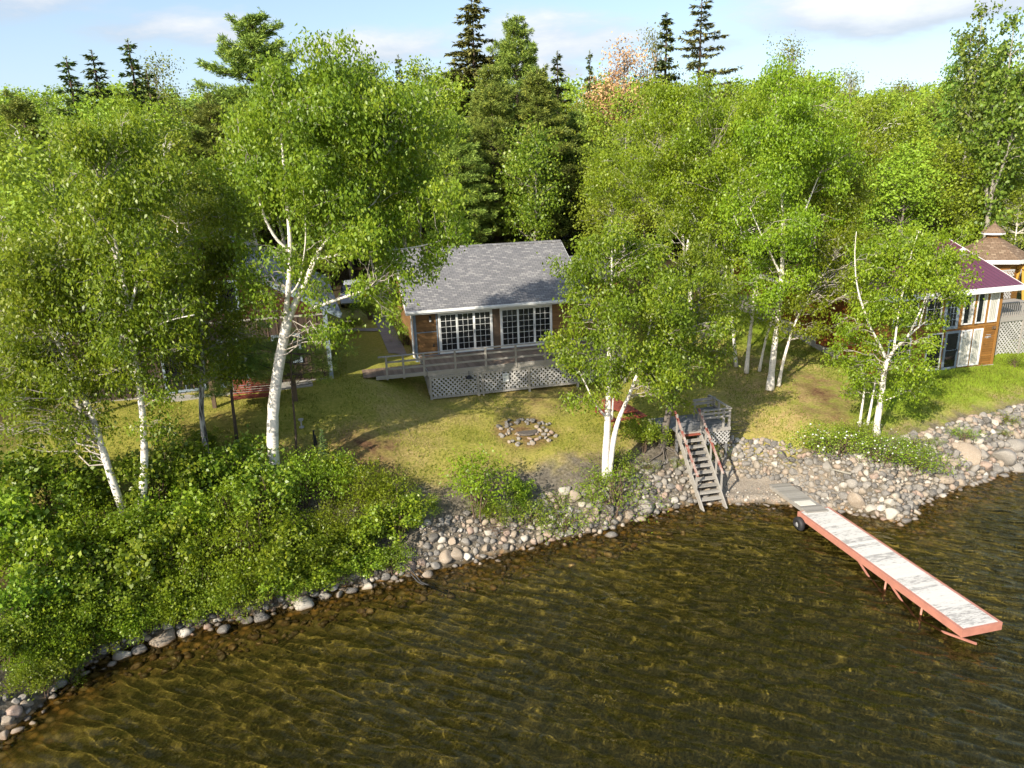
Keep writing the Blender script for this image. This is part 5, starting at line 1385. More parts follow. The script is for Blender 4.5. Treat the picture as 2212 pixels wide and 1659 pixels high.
# trees that stand out one by one
for a in (('spruce_tall', 1018, -16, 76, 'very tall brownish spruce whose top leaves the picture above the cabin', None, 1.45),
          ('spruce_sparse', 1517, -20, 72, 'tall sparse spruce with bare grey branches above the birch clump', None, 1.35),
          ('spruce_a', 1441, 28, 74, 'narrow pointed green spruce left of the sparse one', None, 1.4),
          ('spruce_b', 275, 84, 74, 'narrow spire shaped spruce, tallest of the dark ones at upper left', None, 1.45),
          ('spruce_b', 197, 108, 70, 'dark spruce second from the left at the skyline', None, 1.75),
          ('spruce_b', 142, 122, 66, 'dark spruce furthest left at the skyline', None, 1.6),
          ('spruce_b', 316, 150, 70, 'dark little spruce right of the spire shaped one', None, 1.5),
          ('spruce_b', 860, 118, 92, 'distant pointed spruce in the skyline gap left of the tall spruce', None, .9),
          ('spruce_b', 1204, 110, 84, 'dark pointed spruce on the skyline right of the pines', None, 1.4),
          ('spruce_b', 1274, 108, 92, 'thin distant spruce tip left of the rusty tree', None, .8),
          ('pine_c', 545, 40, 66, 'broad soft pine standing above the big birch at upper left', None, 1.35),
          ('pine_c', 1112, 48, 74, 'soft pine with several pointed tops right of the tall spruce', None, 1.0),
          ('pine_c', 1060, 150, 62, 'bushy white pine behind the cabin, left one of the central pair', None, 1.05),
          ('pine_a', 1160, 150, 63, 'bushy white pine behind the cabin, right one of the central pair', None, 1.15),
          ('pine_b', 985, 250, 58, 'lower white pine behind the cabin ridge beside the slim birch', None, 1.2),
          ('pine_b', 1245, 235, 66, 'white pine in shade between the central pines and the birches', None, 1.1),
          ('pine_b', 450, 215, 58, 'soft pine tree below the upper left skyline', None, 1.1),
          ('dead_soft', 1365, 92, 76, 'rusty orange dying tree on the skyline', None, 1.25),
          ('dead_soft', 1322, 130, 78, 'smaller rusty dying tree left of the big rusty one', None, 1.0),
          ('airy', 1412, 70, 78, 'thin yellowish tree between the rusty fir and the pointed spruce', None, .8),
          ('maple', 1142, 292, 58, 'bright green young maple with a thin pale trunk behind the cabin', None, .95),
          ('leafy_b', 958, 330, 56, 'slim young birch in front of the pines left of the maple', None, .55),
          ('cedar', 1425, 540, 39, 'olive yellow cedar in shade behind the twin birch', None, 1.2),
          ('cedar', 1545, 620, 38, 'olive cedar between the birch clump and the cabin', None, .9),
          ('poplar_a', 2130, 18, 57, 'tall poplar with open top left of the picture corner', None, .9),
          ('poplar_b', 2200, 40, 50, 'tall poplar at the right picture edge above the gazebo', None, .9),
          ('poplar_b', 2085, 95, 62, 'smaller poplar left of the two tall ones', None, .8),
          ('airy', 1722, 84, 76, 'wispy tree top rising behind the birch clump', None, .9),
          ('airy', 330, 118, 78, 'wispy yellowish tree right of the spire shaped spruce', None, 1.1),
          ('airy', 1840, 150, 84, 'wispy tree on the right skyline', None, .9),
          ('leafy_d', 1960, 300, 50, 'round leafy tree above the chalet roof with brown limbs', None, 1.25),
          ('leafy_d', 2060, 290, 53, 'round leafy tree left of the gazebo', None, 1.2),
          ('leafy_c', 800, 120, 80, 'round dark topped tree on the skyline right of the big birch', None, .9),
          ('leafy_a', 930, 120, 74, 'yellow green tree left of the tall spruce', None, 1.1),
          ('leafy_b', 205, 235, 50, 'tall leafy tree behind the left birches', None, 1.1),
          ('leafy_a', 60, 250, 47, 'leafy tree at the left edge behind the leaning birch', None, 1.2),
          ('leafy_a', 330, 270, 48, 'leafy tree behind the thin cracked birch', None, 1.1),
          ('leafy_c', 1900, 190, 62, 'yellow green tree right behind the birch clump', None, 1.2)):
    key, u, vt, y, lab, gr, wd = a
    tree_px(key, u, vt, y, lab, gr, wd, 1.3 if key.startswith('poplar') else None)
# the wood behind: individual trees, nearer ones first
SKY_U = [0, 60, 100, 150, 200, 260, 330, 400, 440, 560, 640, 700, 760, 830, 870, 930, 1000, 1100, 1180, 1240, 1300, 1400, 1480, 1560, 1640, 1720, 1790, 1830, 1900, 1960, 2030, 2090, 2150, 2212]
SKY_V = [172, 178, 160, 170, 150, 160, 140, 150, 165, 170, 165, 130, 128, 140, 158, 120, 130, 130, 145, 140, 125, 150, 170, 150, 150, 130, 165, 172, 165, 160, 150, 120, 110, 110]
def wood():
    g = random.Random(5); n = 0; tries = 0
    names = {'leafy_a': 'light green leafy tree', 'leafy_b': 'tall pale trunked tree', 'leafy_c': 'yellow green leafy tree', 'leafy_d': 'round yellow green tree', 'leafy_e': 'narrow leafy tree', 'pine_a': 'soft grey green pine', 'pine_b': 'small soft pine', 'spruce_a': 'dark pointed spruce', 'spruce_b': 'slim dark spruce', 'airy': 'wispy thin leaved tree'}
    bands = [(56, 66, 34, 4.6), (66, 78, 44, 4.8), (78, 92, 50, 5.2), (92, 112, 56, 6.0)]
    for y0, y1, cnt, sep in bands:
        k = 0; tries = 0
        while k < cnt and tries < 4000:
            tries += 1
            y = g.uniform(y0, y1); u = g.uniform(-60, 2270); p = at_y(u, 600, y); x = p[0]
            if any((x-a)**2 + (y-b)**2 < sep*sep for a, b in PLACED): continue
            if 940 < u < 1230 and y < 62: continue
            if 1960 < u < 2212 and y < 56: continue
            zsky = at_y(u, np.interp(u, SKY_U, SKY_V) + g.uniform(-4, 70), y)[2]
            h = min(zsky - gz(x, y), g.uniform(11.5, 15.5) * (1.0 if y < 80 else 1.2))
            if h < 6: continue
            r = g.random()
            key = g.choice(['leafy_a', 'leafy_a', 'leafy_b', 'leafy_c', 'leafy_c', 'leafy_d', 'leafy_e']) if r < .74 else g.choice(['pine_a', 'pine_b', 'spruce_a', 'spruce_b', 'airy'])
            side = 'behind the dark house' if u < 760 else ('behind the cabin' if u < 1400 else ('behind the birch clump' if u < 1880 else 'behind the chalet'))
            dist = {56: 'front row', 66: 'second row', 78: 'far row', 92: 'farthest row'}[y0]
            place_tree(key, x, y, h, f"{names[key]} in the {dist} of wood {side}", 'trees of the wood ' + side, None, g.uniform(.95, 1.3)); k += 1
    # nearer trees beside the houses
    for u, v, y, key, lab in ((35, 290, 27, 'leafy_b', 'tall leafy tree at the left edge just behind the leaning birch'), (125, 330, 30, 'leafy_a', 'leafy tree between the leaning birch and the dark house'), (215, 300, 33, 'leafy_e', 'narrow leafy tree at the left corner of the dark house'), (20, 330, 36, 'leafy_b', 'leafy tree with its crown at the left edge beside the dark house'), (150, 400, 40, 'pine_b', 'shaded pine left of the dark house'), (-40, 420, 30, 'leafy_a', 'leafy tree partly outside the left edge'),
                              (380, 330, 50, 'leafy_e', 'leafy tree behind the roof of the dark house'), (540, 330, 53, 'leafy_a', 'leafy tree behind the roof ridge of the dark house'), (690, 380, 54, 'pine_b', 'shaded pine behind the parking place'), (860, 400, 56, 'leafy_b', 'leafy tree behind the car'), (780, 350, 58, 'leafy_e', 'narrow leafy tree right of the shaded parking place pine'),
                              (1330, 330, 50, 'leafy_c', 'yellow green tree at the right behind the cabin'), (1500, 300, 47, 'leafy_a', 'light green tree behind the birch clump'), (1600, 260, 52, 'leafy_c', 'yellow green tree rising behind the birch clump'), (1780, 300, 52, 'leafy_b', 'leafy tree between birch clump and chalet roof'), (1860, 350, 55, 'leafy_d', 'round leafy tree behind the chalet ridge'),
                              (2180, 260, 58, 'leafy_e', 'dark leafy tree behind the gazebo'), (2250, 300, 55, 'leafy_a', 'leafy tree at the right edge behind the gazebo'), (2205, 400, 51, 'leafy_c', 'yellow green leafy tree just behind the gazebo at the right edge'), (2090, 420, 53, 'leafy_a', 'light green leafy tree left behind the gazebo roof'), (2120, 330, 60, 'leafy_d', 'round leafy tree behind the gazebo cupola')):
        tree_px(key, u, v, y, lab, None, 1.15)
wood()
def far_wood():
    g = np.random.default_rng(77); n = 1250
    y = g.uniform(112, 230, n); u = g.uniform(-500, 2800, n)
    x = np.array([at_y(a, 600, b)[0] for a, b in zip(u, y)])
    z = ground(x, y, False)
    hs = np.array([at_y(a, np.interp(a, SKY_U, SKY_V) + 22 + g.uniform(0, 30), b)[2] for a, b in zip(u, y)])
    h = np.clip(hs - z, 6, 22)
    tips = []
    for i in range(n):
        m = 34; k = g.uniform(.1, 1, m); r = 2.6*(1-k**3)*.9+.4
        a = g.uniform(0, 6.283, m); tips.append(np.stack([x[i]+np.cos(a)*r, y[i]+np.sin(a)*r, z[i]+h[i]*(.35+.65*k)], 1))
    K, t = leaf_set(np.concatenate(tips), 6, .5, .55, .75, .3, g=g)
    o = link('far_forest', np_mesh('far_forest', K, 4, LM['wood'], t))
    tag(o, 'distant continuous wood closing the view behind the rows of trees', 'forest', kind='stuff')
far_wood()
# ------------------------------------------------------------------ shrubs
SHR = {}
def shrub_model(key, seed, leaf, h=2.2, r=1.3, n=26, L=.10, ratio=.62, per=9, sr=.42, droop=.35, stems=9, bark='twig', dens=60, spread=.13):
    g = np.random.default_rng(seed); mb = MB(); tips = []
    envs = [((0, 0, h*.58), (r, r, h*.42), n, sr)]
    C, Rb = blobs_from(envs, g); C[:, 2] = np.maximum(C[:, 2], .15)
    for k in range(stems):
        a = g.uniform(0, 6.283); e = np.array([math.cos(a)*r*.6*g.random(), math.sin(a)*r*.6*g.random(), h*g.uniform(.6, .95)])
        mb.tube(curve_pts((math.cos(a)*.12, math.sin(a)*.12, -.25), e, .1, .15, 6, g), np.linspace(.026, .008, 6), 5, False)
    for c, q in zip(C, Rb):
        mb.tube(curve_pts((c[0]*.3, c[1]*.3, c[2]*.35), c, .1, .2, 4, g), np.linspace(.014, .005, 4), 4, False)
        m = max(5, int(dens*q*q)+3); tips.append(c + rnd_dirs(m, g)*(g.uniform(.2, 1, m)**.45)[:, None]*q*np.array([1, 1, .7]))
    K, t = leaf_set(np.concatenate(tips), per, spread, L, ratio, droop, g=g)
    o = mb.build('stems', BK[bark], None, True); me = o.data; bpy.data.objects.remove(o)
    SHR[key] = (me, np_mesh('foliage', K, 4, LM[leaf], t), h, r)
shrub_model('maple', 201, 'shrub', 2.6, 1.2, 26, .165, .85, 8, .45, .25)
shrub_model('maple2', 202, 'maple', 2.3, 1.3, 24, .15, .8, 8, .45, .2)
shrub_model('alder', 203, 'birch', 2.0, 1.35, 26, .105, .7, 10, .42, .3)
shrub_model('alder2', 204, 'birch2', 2.2, 1.4, 28, .10, .5, 10, .42, .5)
shrub_model('bright', 205, 'lime', 1.4, .6, 8, .12, .8, 8, .35, .2)
shrub_model('low', 206, 'shrub', .9, .9, 20, .07, .6, 9, .30, .2)
shrub_model('drygrass', 211, 'lime', .5, .5, 10, .16, .10, 8, .22, -.9, 2)
shrub_model('willow', 207, 'birch2', 1.4, 1.2, 26, .08, .34, 9, .36, .1)
shrub_model('sapling', 208, 'birch2', 2.1, .9, 20, .095, .5, 10, .40, .6, 3, 'twig')
shrub_model('flowerbush', 210, 'shrub', 1.0, .95, 34, .062, .6, 10, .30, .2)
shrub_model('low_lighter', 209, 'birch2', .7, .8, 16, .065, .5, 9, .28, .2)  # low shrub in the lighter birch leaf colours
def place_shrub(key, u, v, h, label, name='shrub', group=None, wide=1.0, dz=0.0):
    st, fo, h0, r0 = SHR[key]; p = on_ground(u, v); k = h/h0
    T = empty(name, p + (0, 0, dz), random.uniform(0, 6.283), label, 'shrub', group); T.scale = (k*wide, k*wide, k)
    link('stems', st, T); link('foliage', fo, T); return T
BANK = 'shrubs along the left bank'
def bank_shrubs():
    g = random.Random(9)
    lab = {'maple': 'broad leaved green shrub', 'maple2': 'dark green broad leaved shrub', 'alder': 'small leaved green shrub', 'alder2': 'fine leaved spreading shrub'}
    rows = [  # base pixel, height, kind, where
        (40,1130,2.3,'maple2','behind the leaning birch at the left edge'), (130,1110,2.4,'maple2','in the shade left of the leaning birch'), (200,1120,2.2,'maple','directly left of the leaning birch foot'),
        (350,1110,1.9,'maple2','between the upright birch and the cracked birch'), (415,1075,1.7,'maple','below the cracked birch'), (480,1060,1.6,'maple','right of the cracked birch foot'), (530,1075,1.8,'maple2','left of the big birch foot'),
        (20,1230,2.0,'maple','at the left edge above the bare patch'), (120,1210,2.1,'alder','left below the leaning birch'), (215,1215,1.9,'alder2','below the foot of the leaning birch'), (330,1200,1.8,'alder','below the foot of the upright birch'), (415,1170,2.0,'maple','in the middle of the bank below the cracked birch'), (500,1150,2.1,'alder2','left in front of the big birch foot'),
        (585,1120,1.7,'maple2','in front of the big birch foot'), (660,1090,1.9,'alder2','right of the big birch foot'), (720,1080,1.8,'alder','below the red earth patch'), (790,1110,2.0,'alder2','with overhanging twigs at the lawn corner'), (845,1130,1.9,'alder2','at the right end of the upper row'),
        (110,1300,1.9,'maple','above the water left of the middle'), (200,1310,1.9,'maple2','in the lower row below the leaning birch'), (290,1290,1.9,'alder','in the lower row below the upright birch'), (370,1280,1.9,'maple','in the lower row left of the middle'), (460,1250,2.0,'alder2','in the lower row below the big birch'), (550,1225,2.0,'alder2','in the lower row right of the middle'),
        (640,1200,1.9,'alder','in the lower row below the red earth patch'), (720,1180,1.9,'alder2','in the lower row left of the pipes'), (800,1185,1.7,'maple','in the lower row above the pipes'), (860,1170,1.6,'maple','at the right end of the lower row'), (900,1130,1.1,'alder2','small and last on the right before the stones'),
        (60,1370,1.6,'maple2','at the lower left water edge'), (150,1365,1.5,'maple','at the water edge left of the wet boulders'), (240,1350,1.5,'alder','at the water edge below the leaning birch'), (330,1335,1.4,'maple','at the water edge above the wet boulders'), (430,1310,1.6,'alder','overhanging the water below the cracked birch'), (520,1290,1.6,'alder2','overhanging the water below the big birch'),
        (610,1265,1.5,'maple','overhanging the water right of the big birch'), (690,1240,1.4,'alder','at the water edge left of the row of round stones'), (770,1215,1.4,'maple','at the water edge above the row of round stones'), (30,1420,1.5,'maple','at the left edge above the last water plants'), (110,1425,1.3,'alder2','in the corner above the dark stones'), (200,1395,1.3,'alder','leaning over the water left of the wet boulders'), (290,1375,1.2,'alder2','low at the water between the wet boulders'), (385,1345,1.2,'maple','low at the water right of the wet boulders'), (470,1322,1.2,'alder','low at the water below the upright birch'), (655,1275,1.2,'alder2','low at the water left of the pipes'),
        (10,1440,1.3,'alder','lowest at the left picture edge'), (60,1470,.9,'alder2','small and lowest beside the pale stones at lower left')]
    for u, v, h, k, w in rows:
        place_shrub(k, u, v, h*g.uniform(.75, 1.3), f"{lab[k]} {w}", 'shrub', BANK, g.uniform(.85, 1.2))
    vsh = lambda u: np.interp(u, [p[0] for p in _sh], [p[1] for p in _sh])
    spots = (('alder', 95), ('maple', 150), ('alder2', 205), ('maple', 262), ('alder', 318), ('alder2', 372), ('maple2', 425), ('alder', 478), ('alder2', 532), ('maple', 588), ('alder', 640), ('maple', 692), ('alder2', 745), ('maple', 800), ('alder', 845))
    near = ('left corner', 'dark stones', 'dark stones', 'wet boulders', 'wet boulders', 'wet boulders', 'upright birch', 'cracked birch', 'cracked birch', 'big birch', 'big birch', 'row of round stones', 'row of round stones', 'pipes', 'pipes')
    for k, ((kd, u), w) in enumerate(zip(spots, near)):
        place_shrub(kd, u, vsh(u) - g.uniform(9, 15), g.uniform(.95, 1.35), f"{lab[kd]} hanging over the waterline near the {w}", 'shrub', BANK, g.uniform(1.0, 1.25))
    for u, v, h, w in ((735,1050,1.3,'yellow green young maple shoot at the top of the bank below the red earth'), (560,1110,1.0,'yellow green shoot left of the big birch foot'), (535,1140,.9,'small yellow green shoot low left of the big birch'), (430,1215,1.2,'yellow green shoot in the middle of the bank shrubs'), (700,1010,.9,'little yellow green shoot beside the dark stake'), (620,1085,.8,'yellow green shoot touching the big birch foot')):
        place_shrub('bright', u, v, h, w, 'maple_shoot')
    # small fir at the bank top
    T = place_tree('spruce_b', *on_ground(705, 1030)[:2], 1.9, 'tiny bright fir growing among shrubs at the lawn edge', None, None, 1.3)
    # on the right part of the bank
    place_shrub('sapling', 1035, 1115, 2.5, 'young birch sapling bush on the stone bank below the fire pit', 'birch_bush', None, 1.15)
    place_shrub('maple', 1120, 1090, 1.0, 'small bright green shrub right of the sapling bush')
    place_shrub('low', 1150, 1130, .8, 'low green shrub among stones right of the sapling bush')
    place_shrub('low_lighter', 1215, 1140, .8, 'low yellowish shrub among stones left of the willow bush')
    place_shrub('willow', 1330, 1105, 1.7, 'willow bush spreading over the stones below the twin birch', 'willow_bush', None, 1.05)
    place_shrub('low', 1075, 1125, .6, 'little shrub between the sapling and the bright shrub')
    place_shrub('alder', 1390, 975, 1.5, 'leafy shrub between the twin birch and the leaning trunk', 'shrub', None, .9)
    place_shrub('alder', 1400, 962, .9, 'leafy shrub below the picnic table', 'shrub', None, .8)
    place_shrub('low_lighter', 1325, 1000, .7, 'weedy clump at the foot of the twin birch')
    place_shrub('maple', 445, 985, 1.0, 'small green shrub behind the foot of the cracked birch')
    place_shrub('low', 878, 745, .9, 'dark green plants along the left wall of the cabin', 'shrub', None, 1.0)
    place_shrub('low', 868, 705, .9, 'dark green plants at the rear left wall of the cabin')
    place_shrub('alder', 800, 690, 1.4, 'shaded garden bush at the end of the concrete path', 'shrub', None, 1.1)
    place_shrub('bright', 860, 690, 1.3, 'yellowish garden bush beside the concrete path')
    place_shrub('alder', 760, 720, .9, 'small shaded garden bush left of the path')
    place_shrub('bright', 1125, 535, 1.6, 'yellow green bush behind the cabin ridge')
    place_shrub('low', 2190, 792, .6, 'weed growing in front of the chalet lattice')
    place_shrub('maple', 2200, 600, 1.6, 'bush beside the gazebo')
    place_shrub('low_lighter', 165, 1478, .35, 'tuft of green plants standing in shallow water at lower left')
bank_shrubs()
def weeds():
    g = random.Random(31)
    for k in range(26):
        u = g.uniform(930, 1560) if k < 17 else g.uniform(1600, 2200); v = np.interp(u, [930, 1100, 1300, 1430, 1560, 1600, 1780, 2000, 2200], [1105, 1100, 1050, 985, 960, 965, 950, 960, 915]) + g.uniform(-12, 26)
        place_shrub(g.choice(['low_lighter', 'low', 'willow']), u, v, g.uniform(.25, .55), 'little green weed tuft at the upper edge of the stone bank', 'weed_tuft', 'weed tufts on the stone bank', g.uniform(.8, 1.4))
weeds()
def flowering():
    g = np.random.default_rng(301)
    for k, (u, v, h, wd, lab) in enumerate(((1800, 985, 1.15, 1.15, 'white flowering bush at the left of the flowering pair by the shore birch'), (1900, 1000, 1.0, 1.2, 'white flowering bush in the middle below the forked birch'), (1975, 1015, 1.0, 1.1, 'white flowering bush nearest the rocky point'), (1850, 950, .8, 1.0, 'white flowering bush at the feet of the thin birches'))):
        T = place_shrub('flowerbush', u, v, h, lab, 'flowering_bush', 'white flowering bushes', wd)
        fo = SHR['flowerbush'][1]; n = len(fo.vertices)//4
        co = np.zeros(len(fo.vertices)*3, np.float32); fo.vertices.foreach_get('co', co); co = co.reshape(-1, 4, 3)[:, 0]
        z = co[:, 2]; pick = np.nonzero(g.random(n) < .004 + .035*np.clip((z-.35)/.4, 0, 1))[0]
        P = co[pick] + np.array([0, -.03, .04]); m = len(P)
        K = kites(P, rnd_dirs(m, g), unit(rnd_dirs(m, g)*.5+np.array([-.2, -.4, .8])), .066, .06)
        link('blossom', np_mesh('blossom', K, 4, LM['flower'], g.random(m)), T)
flowering()

# ------------------------------------------------------------------ grass blades on the lawn
def grass():
    g = np.random.default_rng(55); n = 170000
    x = g.uniform(-17, 29, n); y = g.uniform(17, 42, n)
    d = shore_dist(x, y)
    k = (d > 2.6 + g.random(n)*1.0)
    # keep off the cabin, chalet and stone areas
    lx = (x-c0[0])*cy_ + (y-c0[1])*sy_; ly = -(x-c0[0])*sy_ + (y-c0[1])*cy_
    k &= ~((lx > -3.4) & (lx < 12) & (ly > -2.5) & (ly < 9))
    pit = on_ground(1135, 930); k &= np.hypot(x-pit[0], y-pit[1]) > 1.35
    for P_ in BARE: k &= poly_mask(x, y, P_, .5) < .35 + .5*g.random(n)
    k &= (fbm(x*.8, y*.8) > -.16 + g.random(n)*.2 - .06)
    x, y = x[k], y[k]; n = len(x); z = ground(x, y)
    h = .05 + .07*g.random(n) + .10*(g.random(n) > .97) + .07*np.clip((x-12)/6, 0, 1)*g.random(n)
    a = g.uniform(0, 6.283, n); w = .012 + .012*g.random(n)
    P = np.stack([x, y, z-.01], 1); s_ = np.stack([np.cos(a), np.sin(a), 0*a], 1)*w[:, None]
    tip = P + np.stack([g.normal(size=n)*.35, g.normal(size=n)*.35, np.ones(n)], 1)*h[:, None]
    s = N('grass_blades'); t = s.attr('tint')
    c = s.ramp(t, [(0, (.11, .15, .016)), (.5, (.22, .245, .032)), (.8, (.34, .31, .08)), (1, (.46, .39, .18))])
    p = s.principled(c, .6, .2); tr = s.n('BsdfTranslucent', {'Color': c}).outputs[0]
    m = s.done(s.n('MixShader', {0: .3, 1: p, 2: tr}).outputs[0])
    tt = np.clip(.50 + fbm(x*.5, y*.5)*1.0 + g.normal(size=n)*.09 - .18*np.clip((x-11)/5, 0, 1), 0, 1)
    o = link('grass', np_mesh('grass', np.stack([P-s_, P+s_, tip], 1), 3, m, tt)); tag(o, 'short uneven lawn grass with dry straw blades', 'grass', kind='stuff')
grass()

# ------------------------------------------------------------------ stones
def stone_mat():
    s = N('weathered_field_stone')
    t = s.attr('tint')
    v = s.coord('Object')
    base = s.ramp(t, [(0, (.085, .078, .07)), (.18, (.17, .157, .143)), (.4, (.265, .245, .218)), (.6, (.33, .268, .198)), (.75, (.33, .23, .178)), (.86, (.41, .36, .285)), (1, (.54, .50, .44))])
    n = s.noise(s.pos(), 7, 7, .68); n2 = s.noise(s.pos(), 26, 4, .7)
    c = s.mix(s.math('MULTIPLY', n, .8), base, s.mix(.55, base, (.09, .082, .075)))
    c = s.mix(s.ramp(n2, [(.52, (0,0,0)), (.72, (.5,.5,.5))]), c, (.55, .52, .47))
    z = s.n('SeparateXYZ', {0: s.pos()}).outputs[2]
    wet = s.n('MapRange', {0: s.math('ADD', z, s.math('MULTIPLY', n, .08)), 1: .02, 2: .10, 3: 1.0, 4: 0.0}).outputs[0]
    c = s.mix(s.math('MULTIPLY', wet, .8), c, s.mix(1.0, c, (.42, .27, .14), 'MULTIPLY'))
    return s.done(s.principled(c, s.math('MULTIPLY_ADD', wet, -.5, .88), .35, s.bump(s.math('ADD', n, s.math('MULTIPLY', n2, .4)), .5, .03)))
STONE = stone_mat()
def ico(sub):
    bm = bmesh.new(); bmesh.ops.create_icosphere(bm, subdivisions=sub, radius=1.0)
    V = np.array([v.co[:] for v in bm.verts]); Fc = np.array([[v.index for v in f.verts] for f in bm.faces]); bm.free(); return V, Fc
ICO2, ICO3 = ico(2), ico(3)
def rock_shape(seed, base, rough=.20, flat=.7, cuts=9):
    g = np.random.default_rng(seed); V, Fc = base; V = V.copy()
    for _ in range(cuts):                                       # planar facets knocked off a boulder
        d = rnd_dirs(1, g)[0]; lim = g.uniform(.48, .88); h = V @ d; over = h > lim
        V[over] -= np.outer((h[over]-lim)*.9, d)
    for f in (1.1, 2.3):
        ph = g.uniform(0, 6.28, (3, 3)); V = V * (1 + rough/f*.5*np.sin(V @ (g.normal(size=(3, 3))*f) + ph[0]).mean(1))[:, None]
    V *= np.array([g.uniform(.85, 1.25), g.uniform(.75, 1.05), flat*g.uniform(.8, 1.2)])
    return V, Fc
SHAPES3 = [rock_shape(400+i, ICO3, .22, .72, 10) for i in range(7)]
SHAPES2 = [rock_shape(430+i, ICO2, .22, .75, 8) for i in range(10)]
TONES = [('dark grey', .06), ('grey', .24), ('light grey', .42), ('tan', .62), ('pinkish', .76), ('pale', .92), ('off white', 1.0)]
def rot_rand(g, tilt=.5):
    return np.array(Euler((g.normal()*tilt, g.normal()*tilt, g.uniform(0, 6.283))).to_matrix())
def stones():
    g = np.random.default_rng(500)
    cand = []                                                    # x, y, radius
    cell = {}
    def ok(x, y, r):
        ci, cj = int(x//.6), int(y//.6)
        for i in range(ci-2, ci+3):
            for j in range(cj-2, cj+3):
                for (a, b, q) in cell.get((i, j), ()):
                    if (a-x)**2 + (b-y)**2 < ((q+r)*.56)**2: return False
        return True
    def put(x, y, r):
        cell.setdefault((int(x//.6), int(y//.6)), []).append((x, y, r)); cand.append((x, y, r))
    wx = lambda u, v: at_z(u, v, 0)[0]
    xa, xb, xc, xd, xe = wx(690, 1285), wx(900, 1240), wx(1540, 1086), wx(1800, 1098), wx(2000, 1080)
    xl = wx(60, 1545)
    # boulders read off the picture: base pixel, radius
    for u, v, r in ((2095,985,.62),(2165,990,.62),(2130,1010,.34),(2035,1035,.42),(2190,965,.45),(2200,1010,.42),(2060,1000,.3),(1850,1085,.42),(1925,1112,.32),(1880,1100,.26),(1960,1118,.24),(1322,1148,.30),(1395,1095,.42),(920,1235,.32),(885,1225,.26),(965,1205,.36),(985,1200,.3),(1010,1205,.24),
                    (655,1300,.42),(700,1282,.26),(730,1275,.25),(760,1268,.26),(790,1262,.28),(560,1328,.36),(480,1352,.3),(352,1372,.46),(265,1405,.34),(240,1425,.24),(395,1362,.3),(300,1395,.3),(1500,1040,.28),(1790,1010,.28),(1840,1045,.3),(1440,955,.22),(1420,1005,.3),(30,1540,.24),(60,1520,.16),(14,1556,.2),(36,1566,.2),(8,1580,.2),(1748,1000,.24),(1690,985,.26),(1640,975,.26),(1240,1075,.34),(1220,1060,.3)):
        p = at_z(u, v, .12); p = on_ground(u, v) if shore_dist(np.array([p[0]]), np.array([p[1]]))[0] > .1 else p
        put(p[0], p[1], r)
    def zone(x0, x1, d0, d1, n, rlo, rhi, skew=2.0, beach=False):
        for _ in range(n):
            x = g.uniform(x0, x1); sy = shore_y(x); dd = g.uniform(d0, d1); y = sy + dd*1.12
            if beach:
                off = 1.75*beach_w(np.array([x]))[0]
                y += off*1.1
            dist = float(shore_dist(np.array([x]), np.array([y]))[0])
            r = rlo + (rhi-rlo)*g.random()**skew
            if ok(x, y, r): put(x, y, r)
    for a, b in ((.85, 1.0), (.45, .6), (.15, .35), (.0, .2)):                # large first so small ones fill the gaps
        zone(xb, wx(1290, 1147), -.1, 1.25, 420, .12*a+.03, .26*a+.02); zone(wx(1290, 1147), xc, -.1, 1.6, 380, .13*a+.03, .27*a+.02)
        zone(xc, xd, .1, 1.6, 900, .13*a+.03, .26*a+.02, 2, True)
        zone(xd-1.0, xe+.6, -.15, 2.4, 1400, .13*a+.03, .28*a+.02)
        zone(xe, 30.0, -.1, 2.5, 1700, .13*a+.04, .30*a+.03)
        zone(xa, xb, -.3, .5, 150, .12*a+.03, .26*a+.02)
        zone(xl, xa, -.3, .25, 130, .11*a+.03, .26*a+.02)
    zone(xl-3, wx(1500, 1087), -1.6, -.1, 900, .06, .20)          # stones under shallow water
    zone(wx(1500, 1087), 26, -1.1, -.05, 700, .05, .18)
    zone(xc, xd, -.4, .2, 120, .06, .16); zone(xc, xd, .1, 1.7, 160, .03, .07)
    zone(xl-2.5, wx(110, 1500), -1.2, 1.0, 260, .08, .22)
    A = np.array(cand); X, Y, Rr = A[:, 0], A[:, 1], A[:, 2]
    Z = ground(X, Y); D = shore_dist(X, Y)
    # apparent size decides which become objects of their own
    app = []; vis = []
    for x, y, z, r in zip(X, Y, Z, Rr):
        u, v, q = proj((x, y, z)); app.append(r/q if -10 < u < 2222 and v < 1669 else 0)
    app = np.array(app); app[Z < -.12] *= .35
    order = np.argsort(-app); solo = set(order[:250].tolist())
    meshes = {}
    def solo_mesh(si, ti):
        if (si, ti) not in meshes:
            V, Fc = SHAPES3[si]
            meshes[(si, ti)] = np_mesh('boulder', V, 3, STONE, np.full(len(Fc), np.clip(TONES[ti][1] + 0, 0, 1)), True, Fc)
        return meshes[(si, ti)]
    bulkV, bulkF, bulkT, off = [], [], [], 0
